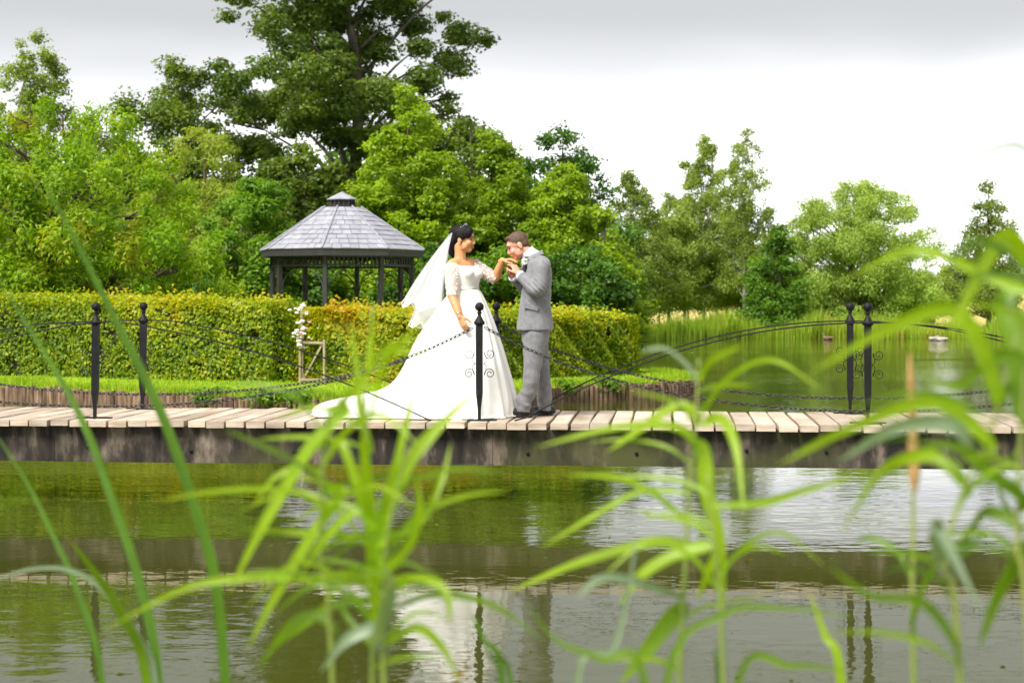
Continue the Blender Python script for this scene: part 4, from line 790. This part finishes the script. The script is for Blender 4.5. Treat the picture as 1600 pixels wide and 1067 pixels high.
# veil: two layers of tulle with a corded scalloped edge
def veil(name, bx, by, ry, ripple, ph, spanr):
    nu, nv = 56, 22; g = []
    top = hc + B @ np.array([-.105, 0, .045])
    for i in range(nv):
        v = i / (nv - 1); row = []
        for j in range(nu):
            u = j / (nu - 1) * 2 - 1; a = u * spanr; ax_t = top + np.array([-.02 * math.cos(a), .075 * math.sin(a), .01 * math.cos(a)]); bot = W(bx, by); rx = (699 - bx) / F_PX * PY
            e = np.array([W(699, by)[0] - rx * math.cos(a), PY + ry * math.sin(a), bot[2] + (1 - math.cos(a)) * -.09]); p = ax_t * (1 - v) + e * v; w = v ** 1.25
            rp = ripple * w * math.sin(u * 15 + ph + 1.2 * math.sin(u * 4)); p = p + np.array([-math.cos(a), math.sin(a), 0]) * rp; p[2] += .03 * w * math.sin(u * 15 + ph + 1.3 + v) * v; p[0] += -.02 * math.sin(math.pi * v); row.append(p)
        g.append(row)
    g = np.array(g); mb = MB(); mb.loft(g, closed=False); o = mb.build(name, M['tulle'], bride, True); mb = MB(); mb.sweep(g[-1], .0045, 5); mb.build('corded_edge', M['satin'], o, True); return o
vl = veil('veil', 630, 474, .27, .022, 0, 1.45); veil('veil_layer', 642, 505, .25, .02, 1.5, 1.3)
MB().ell(hc + B @ np.array([-.105, 0, .05]), (.018, .05, .016), B, 12, 6).build('veil_comb', M['silver'], bride, True)
# ---- groom
groom = thing('person', on_deck(832, 0, 0), 'groom in grey suit bowing his head to kiss the bride\'s hand', 'person', None)
gf = nrm(np.array([-.90, -.12, -.42])); gu = nrm(np.array([-.42, 0, .9])); ghc = W(808.5, 384, 0)
mb = MB(); GB, gqf = head(mb, ghc, gf, gu)
limb(mb, [W(815, 386), W(822, 393), W(831, 402), W(838, 412)], [.056, .058, .062, .075], 10)
GT = [(838, 404, .07, .05), (841, 411, .15, .075), (842, 420, .17, .095), (840, 440, .165, .105), (837, 470, .15, .11), (836, 500, .15, .12), (836, 520, .14, .11)]
YA = np.array([.06, 1, 0]) / math.hypot(.06, 1); XA = np.array([1, -.06, 0]) / math.hypot(.06, 1)
mb.loft(np.array([ring(W(x, y), YA, XA, a, b) for x, y, a, b in GT]))
ns, ne, nw = W(847, 416, -.185), W(837, 453, -.25), W(811, 429, -.125)
fs, fe, fw = W(836, 416, .19), W(822, 450, .2), W(800, 431, .05)
limb(mb, [W(842, 412, -.1), ns, (ns + ne) / 2, ne, (ne + nw) / 2, nw], [.06, .058, .05, .045, .04, .03]); limb(mb, [W(838, 412, .1), fs, (fs + fe) / 2, fe, (fe + fw) / 2, fw], [.06, .058, .05, .045, .04, .03])
hand(mb, nw, W(800.5, 411, -.06) - nw, (.55, -.75, .2), .18, .42, .08, -1, .04)
hand(mb, fw, W(794, 411, -.015) - fw, (-.8, .45, .3), .18, .5, .08, 1, .04)
nh, nk, na = W(836, 522, -.095), W(831, 582, -.125), on_deck(818, -.12, .09); fh, fk, fa = W(838, 522, .095), W(846, 582, .11), on_deck(851, .11, .09)
for a, b, c in ((nh, nk, na), (fh, fk, fa)): limb(mb, [a, (a + b) / 2, b, (b + c) / 2 + [.01, 0, 0], c, c - [0, 0, .04]], [.085, .072, .05, .046, .034, .03])
g_body = fused('body', mb, M['skin_g'], groom, .0045, 3); face_marks(gqf, GB, groom, g_body, 'lip', 'hair_g')
mb = MB(); mb.ell(gqf(-.02, 0, .04), (.098, .078, .085), GB, 20, 14); mb.ell(gqf(-.05, 0, .0), (.062, .073, .07), GB); mb.ell(gqf(.045, 0, .092), (.04, .048, .022), GB); mb.ell(gqf(-.09, 0, -.03), (.02, .05, .05), GB)
hm = fused('hair', mb, M['hair_g'], groom, .006, 2, lambda c: .0015 * np.sin(c[:, 0] * 500) * np.sin(c[:, 2] * 430) )
# shirt collar, cuffs, tie
mb = MB(); c0, c1 = W(822.5, 392.5), W(828.5, 399); dcl = nrm(c0 - c1); sd = np.array([0, 1., 0]); fr = np.cross(sd, dcl); mb.loft(np.array([ring(c, sd, fr, a, b, 26, 2) for c, a, b in ((c1 - dcl * .03, .082, .085), (c1, .071, .072), (c0 - dcl * .008, .066, .067), (c0, .0665, .0675), (c0 - dcl * .004, .062, .063))]), cap=False); mb.build('shirt_collar', M['shirt'], groom, True)
for a, b in ((ne, nw), (fe, fw)): d_ = nrm(b - a); MB().sweep(np.array([b - d_ * .05, b - d_ * .008, b - d_ * .006]), [.044, .045, .040], 18, (0, 1, 0)).build('shirt_cuff', M['shirt'], groom, True)
MB().sweep(spline([W(818, 404, -.01), W(817, 414, -.02), W(818, 428, -.02)], 8), np.array([[.02, .03]] * 2 + [[.012, .035]] * 6), 10, (1, 0, 0), round_caps=True).build('cravat', M['tie'], groom, True)
# jacket
mb = MB(); JT = [(835, 401, .088, .066), (838.5, 404.5, .14, .085), (841, 411, .19, .100), (842, 420, .205, .112), (840.5, 436, .20, .125), (838, 455, .188, .133), (836, 475, .182, .138), (836, 495, .19, .150), (836.5, 514, .20, .166), (836.5, 515.5, .198, .164)]
mb.loft(np.array([ring(W(x, y), YA, XA, a, b, 40, 2.5) for x, y, a, b in JT]))
def sleeve(S_, E_, N_, sh): 
    d_ = nrm(N_ - E_); limb(mb, [sh, S_, S_ * .55 + E_ * .45 + [.012, 0, 0], E_ + [.012, 0, -.004], E_ * .5 + N_ * .5, N_ - d_ * .055], [.078, .077, .068, .062, .055, .05], 26, 18); mb.sweep(np.array([N_ - d_ * .08, N_ - d_ * .028]), [.052, .051], 18, (0, 1, 0))
sleeve(ns, ne, nw, W(843, 413, -.1)); sleeve(fs, fe, fw, W(838, 413, .1))
def jw(c):
    x, y, z = c.T; e = np.exp(-((x - ne[0]) ** 2 + (z - ne[2]) ** 2) / .012); return .007 * (vnoise(np.stack([x * 10, y * 8, z * 12 + x * 10], 1), 4) - .5) + .0045 * e * np.sin((x + z) * 130) + .002 * np.sin(z * 34 + x * 20) * np.sin(x * 28 + y * 9) + .0025 * np.sin(x * 60 - z * 25) * np.clip((z - DECK - .95) / -.2, 0, 1) * .6
jk = fused('jacket', mb, M['suit'], groom, .006, 3, jw)
cp = []
for a in np.linspace(-2.45, 2.45, 27):
    cp.append(np.array([math.sin(a), math.cos(a)]))
mb = MB(); rg = []
for r_, up_, w_ in ((.080, -.022, 1.), (.086, .010, 1.02), (.094, .012, 1.05), (.112, -.022, 1.1)):
    rg.append([W(830.5, 399.5) + YA * (x * r_ * w_) + np.array([1, 0, 0]) * (y * r_) + np.array([0, 0, up_ + .05 * (y - .2) * .9]) for x, y in cp])
mb.loft(np.array(rg), closed=False); mb.build('jacket_collar', M['suit'], jk, True)
for s in (-1, 1): 
    a = W(824, 404, s * .075); b = W(817.5, 424, s * .085); c = W(813, 452, s * .03); MB().sweep(spline([a, b, c], 12), np.array([[.006, .02], [.006, .026], [.006, .032], [.006, .038], [.006, .042], [.006, .043], [.006, .04], [.006, .034], [.006, .027], [.006, .02], [.006, .013], [.006, .006]]), 8, (1, -.6 * -s, 0)).build('lapel', M['suit'], jk, True)
MB().box(W(829, 480, -.187), (.135, .012, .034), Matrix.Rotation(R(14), 3, 'Y') @ Matrix.Rotation(R(-8), 3, 'Z')).build('pocket_flap', M['suit'], jk)
for y in (458, 474): MB().ell(W(813, y, -.045), (.006, .011, .011), None, 10, 6).build('button', M['lapel'], jk, True)
mb = MB(); r0 = W(820, 409.5, -.105)
for k in range(7):
    a = k * .9; mb.ell(r0 + np.array([math.cos(a) * .018, -.008 * (k % 3), math.sin(a) * .018]), (.014, .012, .014), None, 8, 6)
mb.build('buttonhole_rose', M['white'], groom, True); mb = MB()
for k, (x, z) in enumerate(((.03, .012), (.034, -.012), (.02, .034), (.026, -.034))): mb.ell(r0 + [x, .004, z], (.026, .008, .015), Matrix.Rotation(R(40 * (k - 1.5)), 3, 'Y'), 8, 6)
mb.build('buttonhole_leaves', M['leafg'], groom, True)
# trousers
mb = MB(); mb.loft(np.array([ring(W(x, y), YA, XA, a, b, 30, 2.4) for x, y, a, b in ((836.5, 505, .17, .125), (836.5, 520, .175, .128), (836.5, 532, .172, .12), (836.5, 538, .16, .105))]))
for a, b, c in ((nh, nk, na), (fh, fk, fa)): limb(mb, [a, (a + b) / 2, b, (b + c) / 2 + [.014, 0, 0], c + [.004, 0, .06]], [.104, .094, .078, .07, .066], 30, 18); mb.sweep(np.array([c + [.004, 0, .10], c + [.0, 0, .03], c + [-.004, 0, -.045]]), [.062, .064, .068], 18, (0, 1, 0))
def tw(c):
    x, y, z = c.T; h = z - DECK; k = np.exp(-(h - .12) ** 2 / .012); kn = np.exp(-(h - .42) ** 2 / .03); n1 = vnoise(np.stack([x * 9 + h * 9, y * 9, h * 16 - x * 5], 1), 2) - .5; n2 = vnoise(np.stack([x * 16, y * 12, h * 30 + x * 14], 1), 5) - .5; return .018 * n1 * (.3 + .7 * kn + k) + .012 * n2 * (.1 + k)
fused('trousers', mb, M['suit2'], groom, .006, 3, tw)
for c, yy in ((na, -.12), (fa, .11)):
    base = np.array([c[0], PY + yy, DECK]); d_ = np.array([-1, -.06, 0]); mb = MB()
    mb.sweep(spline([base - d_ * .075 + [0, 0, .045], base + [0, 0, .05], base + d_ * .09 + [0, 0, .042], base + d_ * .17 + [0, 0, .032], base + d_ * .205 + [0, 0, .026]], 14), np.interp(np.linspace(0, 1, 14), [0, .3, .6, .85, 1], [.032, .040, .038, .028, .018])[:, None] * np.array([[1, 1.05]]), 12, (0, 0, 1), round_caps=True)
    mb.ell(base - d_ * .02 + [0, 0, .07], (.055, .042, .05)); mb.box(base + d_ * .06 + [0, 0, .007], (.27, .075, .013)); fused('shoe', mb, M['shoe'], groom, .006, 3)
# ------------------------------------------------------------------ reeds and blades growing at the near water edge
def rl(name, cols, trans=.45, rough=.4):
    m, n, l, b = new_mat(name); b.inputs['Roughness'].default_value = rough
    a = n.new('ShaderNodeAttribute'); a.attribute_name = 'tint'; r = n.new('ShaderNodeValToRGB'); e = r.color_ramp.elements; e[0].color = (*cols[0], 1); e[1].color = (*cols[2], 1); e[0].position = .0; e[1].position = 1.0; x = e.new(.8); x.color = (*cols[1], 1); l.new(a.outputs['Fac'], r.inputs[0])
    t = n.new('ShaderNodeTexCoord'); z = n.new('ShaderNodeTexNoise'); z.inputs['Scale'].default_value = 18; l.new(t.outputs['Object'], z.inputs[0]); hv = n.new('ShaderNodeHueSaturation'); mr = n.new('ShaderNodeMapRange'); mr.inputs['To Min'].default_value = .75; mr.inputs['To Max'].default_value = 1.25; l.new(z.outputs[0], mr.inputs[0]); va = n.new('ShaderNodeAttribute'); va.attribute_name = 'across'; s1 = n.new('ShaderNodeMath'); s1.operation = 'MULTIPLY'; s1.inputs[1].default_value = 22; l.new(va.outputs['Fac'], s1.inputs[0]); s2 = n.new('ShaderNodeMath'); s2.operation = 'COSINE'; l.new(s1.outputs[0], s2.inputs[0]); s3 = n.new('ShaderNodeMath'); s3.operation = 'MULTIPLY_ADD'; s3.inputs[1].default_value = .16; l.new(s2.outputs[0], s3.inputs[0]); l.new(mr.outputs[0], s3.inputs[2]); mr = s3
    l.new(mr.outputs[0], hv.inputs['Value']); l.new(r.outputs[0], hv.inputs['Color'])
    l.new(hv.outputs[0], b.inputs['Base Color']); tr = n.new('ShaderNodeBsdfTranslucent'); g = n.new('ShaderNodeMixRGB'); g.blend_type = 'MULTIPLY'; g.inputs[0].default_value = 1; g.inputs[2].default_value = (1.5, 1.45, .45, 1); l.new(hv.outputs[0], g.inputs[1]); l.new(g.outputs[0], tr.inputs[0])
    mi = n.new('ShaderNodeMixShader'); mi.inputs[0].default_value = trans; l.new(b.outputs[0], mi.inputs[1]); l.new(tr.outputs[0], mi.inputs[2]); l.new(mi.outputs[0], n['Material Output'].inputs[0]); return m
RM = {'bright': rl('fresh_reed_leaf', [(.26, .42, .012), (.32, .46, .016), (.42, .34, .05)], .55), 'deep': rl('deep_green_blade', [(.075, .17, .012), (.10, .21, .014), (.42, .16, .03)], .45), 'pale': rl('pale_leaf_underside', [(.20, .27, .17), (.24, .32, .2), (.3, .33, .2)], .35), 'olive': rl('olive_reed_leaf', [(.13, .24, .012), (.18, .3, .015), (.36, .25, .05)], .5)}
M['culm'] = pmat('reed_stem', [(.14, .22, .03), (.24, .26, .06)], .5, 6); M['cattail'] = pmat('dry_reed_spike', [(.28, .15, .05), (.45, .27, .1)], .9, 30, 4, .6, 90)
def strip(pts, width, mat, parent, tip=True, redtip=0.0, name='leaf', taper0=.45):
    "a long folded leaf: width in metres, V-shaped section, pointed tip"
    n = 26; p = spline(pts, n); t = nrm(np.gradient(p, axis=0)); view = np.array([.25, -1, .35]); s = nrm(np.cross(t, view)); nn = np.cross(s, t); u = np.linspace(0, 1, n)
    w = np.interp(u, [0, .12, .4, .7, .9, 1], [taper0, .75, 1, .8, .38, .03]) * width / 2; tw = .5 * np.sin(u * 3 + p[0, 0] * 9); s2 = s * np.cos(tw)[:, None] + nn * np.sin(tw)[:, None]; n2 = np.cross(s2, t)
    v = np.stack([p - s2 * w[:, None], p - s2 * (w * .5)[:, None] - n2 * (w * .18)[:, None], p - n2 * (w * .28)[:, None], p + s2 * (w * .5)[:, None] - n2 * (w * .18)[:, None], p + s2 * w[:, None]], 1) - root_loc(parent)
    f = np.array([[(i * 5 + j, i * 5 + j + 1, (i + 1) * 5 + j + 1, (i + 1) * 5 + j) for j in range(4)] for i in range(n - 1)]).reshape(-1, 4)
    vein = np.tile([-1, -.5, 0, .5, 1], n); tin = np.repeat(u * .6 + np.where(u > .86, redtip * (u - .86) / .14 * .5, 0), 5); me = raw_mesh(name, v.reshape(-1, 3), f, RM[mat], np.clip(tin, 0, 1), True); av = me.attributes.new('across', 'FLOAT', 'POINT'); av.data.foreach_set('value', vein.astype(np.float32))
    o = bpy.data.objects.new(name, me); COL.objects.link(o); o.parent = parent; return o
def reed(name, label, Y, culms, lv, cat='reed', seed=0, extra=0, mats=('bright',)):
    """culms: pixel paths from the frame's foot upward; lv: (pixel path, width px, material, red tip). Each stands in the shallows at Y metres"""
    rng = np.random.default_rng(seed); x0 = culms[0][0][0]; base = np.array([(x0 - 800) / F_PX * Y, Y, -.05]); t = thing(name, base, label, cat, 'reeds and blades at the near water edge'); C3 = []
    for k, c in enumerate(culms):
        dy = rng.uniform(-.12, .12) if k else 0; pts = [P(x, y, Y + dy) for x, y in c]; foot = pts[0].copy(); foot[0] += rng.uniform(-.05, .05); foot[2] = -.1; pp = spline([foot] + pts, 30); C3.append((np.array([[800 + q[0] / q[1] * F_PX, HOR + (EYE - q[2]) / q[1] * F_PX] for q in pp]), pp))
        MB().sweep(pp, np.linspace(.0055, .0018, 30), 6).build('stem', M['culm'], t, True)
    lv = list(lv); rx = np.random.default_rng(seed + 77)
    for k in range(extra):
        px2 = C3[k % len(C3)][0]; ok = px2[(px2[:, 1] < 1060) & (px2[:, 1] > px2[:, 1].min() + 30)]; a = ok[rx.integers(len(ok))]; sd = rx.choice([-1, 1]); L = rx.uniform(90, 210); up = rx.uniform(.2, 1.1)
        lv.append(([tuple(a), (a[0] + sd * L * .25, a[1] - up * L * .35), (a[0] + sd * L * .6, a[1] - up * L * .5), (a[0] + sd * L, a[1] - up * L * rx.uniform(.05, .7))], rx.uniform(8, 15), mats[rx.integers(len(mats))], rx.choice([0, 0, 1])))
    for k, (pts, w, mat, red) in enumerate(lv):
        a = np.array(pts[0], float); best = None
        for px2, pp in C3:
            cand = px2[:, 1] > a[1] - 5; dd = np.where(cand, np.hypot(px2[:, 0] - a[0], (px2[:, 1] - a[1]) * .6), 1e9); i = int(np.argmin(dd))
            if best is None or dd[i] < best[0]: best = (dd[i], pp[i], px2[i])
        n = len(pts); dy = rng.uniform(-.22, .16); Ya = best[1][1]; q = [P(x, y, Ya + dy * ((j + 1) / n) ** 1.2) for j, (x, y) in enumerate(pts)]
        if best[0] > 6: q = [best[1]] + q
        else: q[0] = best[1]
        strip(q, w * .74 / F_PX * Y, mat, t, redtip=max(red, rng.choice([0, 0, .5])))
    return t
def bladeclump(label, Y, lv, seed):
    rng = np.random.default_rng(seed); xs = lv[0][0][0][0]; base = np.array([(xs - 800) / F_PX * Y, Y, -.05]); t = thing('sweet_flag', base, label, 'reed', 'reeds and blades at the near water edge')
    for pts, w, mat, red in lv:
        dy = rng.uniform(-.2, .2); q = [P(x, y, Y + dy * (j / len(pts))) for j, (x, y) in enumerate(pts)]; foot = base + [rng.uniform(-.06, .06) + (q[0][0] - base[0]) * .7, rng.uniform(-.05, .05), -.05]; strip([foot, foot * .45 + q[0] * .55] + q, w * .66 / F_PX * Y, mat, t, redtip=red, name='blade')
    return t
bladeclump('clump of long straight dark green blades rising across the tall hedge and cherry tree', 3.5, [([(352, 1067), (335, 900), (300, 780), (250, 640), (180, 500), (110, 360), (55, 262)], 27, 'deep', 0), ([(248, 1067), (215, 900), (175, 780), (130, 660), (75, 560), (-10, 425)], 25, 'deep', 0), ([(160, 1067), (120, 920), (80, 830), (40, 750), (-15, 665)], 16, 'deep', 0), ([(230, 1067), (190, 960), (145, 890), (104, 838)], 24, 'olive', 1), ([(245, 1075), (212, 990), (160, 920), (110, 890), (50, 888), (-10, 906)], 17, 'pale', 0)], 1)
reed('reed_plant', 'bushy bright green reed clump reaching up before the bridal train', 2.7, [[(582, 1067), (580, 900), (572, 740), (572, 600), (583, 478)], [(520, 1067), (500, 850), (507, 700), (512, 640)], [(600, 1067), (598, 920), (612, 800), (640, 700)]], [
    ([(578, 700), (563, 640), (558, 580), (546, 500)], 20, 'bright', 1), ([(578, 650), (600, 570), (640, 520), (690, 490)], 12, 'bright', 0), ([(575, 600), (580, 540), (585, 475)], 12, 'bright', 0),
    ([(540, 640), (490, 690), (440, 770), (400, 840), (358, 925)], 30, 'bright', 0), ([(512, 800), (470, 772), (410, 764), (330, 768), (245, 782)], 15, 'bright', 0), ([(530, 770), (478, 850), (430, 930), (385, 1015)], 28, 'bright', 0),
    ([(585, 905), (500, 903), (400, 902), (290, 918), (155, 988)], 22, 'bright', 0), ([(590, 935), (520, 945), (460, 985), (430, 1012)], 24, 'olive', 0), ([(592, 840), (630, 735), (680, 672), (742, 612)], 33, 'bright', 0), ([(588, 960), (582, 850), (572, 740), (566, 660)], 34, 'bright', 0),
    ([(600, 930), (645, 905), (685, 912), (702, 945), (700, 975)], 20, 'bright', 0), ([(600, 950), (680, 928), (770, 945), (852, 1002)], 16, 'olive', 0), ([(590, 870), (545, 720), (520, 690), (450, 720)], 22, 'bright', 0), ([(600, 850), (660, 810), (690, 750), (705, 690)], 18, 'bright', 0),
    ([(585, 850), (530, 835), (470, 832), (380, 826)], 20, 'bright', 0), ([(590, 1000), (610, 920), (600, 880)], 30, 'pale', 0), ([(505, 740), (440, 710), (350, 670)], 14, 'olive', 0), ([(585, 1010), (540, 960), (535, 925)], 15, 'olive', 1), ([(600, 870), (560, 800), (500, 850), (470, 900)], 20, 'bright', 0), ([(505, 700), (520, 650), (560, 600), (600, 560)], 16, 'bright', 0), ([(590, 900), (640, 850), (655, 790), (650, 740)], 20, 'bright', 0), ([(512, 760), (480, 730), (430, 745), (395, 790)], 18, 'bright', 0), ([(595, 800), (615, 740), (640, 640), (650, 600)], 18, 'bright', 0), ([(520, 980), (480, 960), (440, 990), (400, 1050)], 24, 'olive', 0), ([(600, 1000), (650, 980), (690, 1010), (720, 1067)], 20, 'bright', 0), ([(590, 980), (540, 1000), (500, 1050)], 28, 'pale', 0)], seed=2, extra=30, mats=('bright', 'bright', 'olive'))
reed('reed_plant', 'slender reed with arching leaves rising before the pale planks and open water', 2.75, [[(1062, 1067), (1070, 900), (1078, 760), (1088, 640), (1092, 560)], [(1130, 1067), (1120, 900), (1105, 740)]], [
    ([(1090, 600), (1075, 572), (1040, 545), (1000, 548)], 14, 'pale', 0), ([(1092, 595), (1110, 565), (1135, 550), (1160, 540)], 15, 'bright', 0), ([(1085, 690), (1050, 665), (960, 668), (838, 698)], 26, 'bright', 0), ([(1090, 650), (1060, 632), (1000, 670), (948, 706)], 26, 'bright', 0),
    ([(1098, 660), (1128, 655), (1150, 700), (1163, 805)], 24, 'bright', 0), ([(1098, 700), (1105, 770), (1125, 850), (1130, 965)], 34, 'bright', 0), ([(1078, 810), (1020, 770), (960, 745), (885, 742)], 18, 'bright', 0), ([(1075, 760), (1000, 768), (920, 810), (845, 856)], 15, 'bright', 0),
    ([(1070, 850), (1010, 848), (900, 880), (795, 924)], 30, 'bright', 0), ([(1105, 852), (1050, 868), (1000, 900), (968, 945)], 32, 'bright', 0), ([(1065, 950), (1030, 990), (1000, 1030), (968, 1067)], 40, 'olive', 0), ([(1065, 930), (980, 905), (935, 905), (900, 935)], 24, 'pale', 0), ([(1120, 850), (1105, 900), (1090, 935)], 20, 'bright', 0), ([(1110, 780), (1190, 785), (1260, 765), (1335, 745)], 18, 'bright', 0)], seed=3, extra=12)
reed('reed_plant', 'tangled dark reed with broad drooping leaves overhanging the far end of the bridge', 2.25, [[(1500, 1067), (1475, 900), (1500, 780), (1545, 680), (1590, 520)], [(1610, 1067), (1590, 850), (1600, 600), (1620, 330)]], [
    ([(1612, 420), (1570, 372), (1520, 445), (1482, 528)], 44, 'bright', 0), ([(1560, 620), (1500, 490), (1400, 508), (1265, 582)], 36, 'bright', 0), ([(1600, 640), (1590, 540), (1570, 470), (1610, 420)], 60, 'olive', 0), ([(1610, 460), (1540, 430), (1430, 390), (1320, 436)], 26, 'bright', 0), ([(1620, 330), (1600, 232), (1530, 240), (1468, 264)], 11, 'pale', 0),
    ([(1545, 690), (1460, 628), (1330, 668), (1212, 728)], 32, 'bright', 0), ([(1530, 720), (1490, 665), (1400, 668), (1308, 722)], 38, 'pale', 0), ([(1510, 760), (1460, 712), (1380, 735), (1316, 828)], 34, 'bright', 0), ([(1600, 780), (1550, 740), (1500, 700), (1440, 690)], 30, 'olive', 0), ([(1590, 820), (1540, 800), (1500, 850), (1440, 870)], 30, 'olive', 0),
    ([(1475, 880), (1462, 820), (1500, 890), (1535, 960)], 44, 'pale', 0), ([(1600, 860), (1560, 930), (1530, 1010)], 50, 'olive', 0), ([(1590, 700), (1560, 760), (1600, 830)], 40, 'olive', 0), ([(1490, 1000), (1440, 940), (1360, 930), (1290, 880)], 22, 'olive', 0), ([(1595, 560), (1550, 560), (1500, 600), (1440, 590)], 30, 'olive', 0)], seed=4, extra=24, mats=('olive', 'deep', 'bright'))
ct = reed('cattail', 'thin reed stalk ending in a dry brown spike above the planks', 2.6, [[(1428, 1067), (1427, 850), (1426, 700), (1422, 556)]], [([(1428, 900), (1400, 860), (1360, 840), (1330, 850)], 14, 'olive', 0), ([(1428, 960), (1450, 900), (1480, 870)], 14, 'olive', 0)], seed=5)
MB().sweep(spline([P(1429, 768, 2.6), P(1427, 700, 2.6), P(1425, 640, 2.6), P(1421, 553, 2.6)], 20), np.interp(np.linspace(0, 1, 20), [0, .1, .35, .45, .8, 1], [.003, .0085, .0095, .007, .0065, .002]), 10, round_caps=True).build('spike', M['cattail'], ct, True)
bladeclump('two short dark blades with rusty tips standing in open water before the couple', 3.0, [([(785, 1075), (757, 1000), (731, 948)], 18, 'deep', 1), ([(800, 1080), (770, 1030), (752, 1010)], 12, 'deep', 0)], 6)
bladeclump('broad rusty-tipped blade pair standing between slender reed and tangled reed', 2.8, [([(1315, 1075), (1288, 990), (1264, 922)], 24, 'bright', 1), ([(1122, 1075), (1118, 1030), (1121, 1000)], 16, 'deep', 1)], 7)
bladeclump('low olive blades crossing beneath the slender reed', 2.5, [([(1010, 1075), (940, 1030), (870, 1000), (820, 940)], 22, 'olive', 0), ([(900, 1080), (960, 1010), (990, 870), (985, 840)], 16, 'pale', 1), ([(1150, 1080), (1240, 1040), (1330, 1050)], 22, 'olive', 0), ([(1040, 1075), (1130, 960), (1230, 950), (1340, 965)], 18, 'olive', 0)], 8)

def debris():
    rng = np.random.default_rng(21); n = 90; y = np.where(rng.random(n) < .6, rng.uniform(7.5, 13.5, n), rng.uniform(16.5, 30, n)); x = rng.uniform(-.33, .33, n) * y; m = np.where((y > 16) & (x < 2.5)); ok = ~((y > 22) & (x < 3.6)); x, y = x[ok], y[ok]; n = len(x)
    return leaf_mesh('pond_debris', np.c_[x, y, np.full(n, .004)], nrm(np.c_[rng.normal(size=(n, 2)) * .05, np.ones(n)]), rng.uniform(.015, .06, n), rng.uniform(.01, .03, n), rng.uniform(0, .6, n), LM['oak'], rng, (0, 0, 0))
o = bpy.data.objects.new('pond_debris', debris()); COL.objects.link(o); tag(o, 'small fallen leaves and bits floating on the pond', 'debris', kind='stuff')
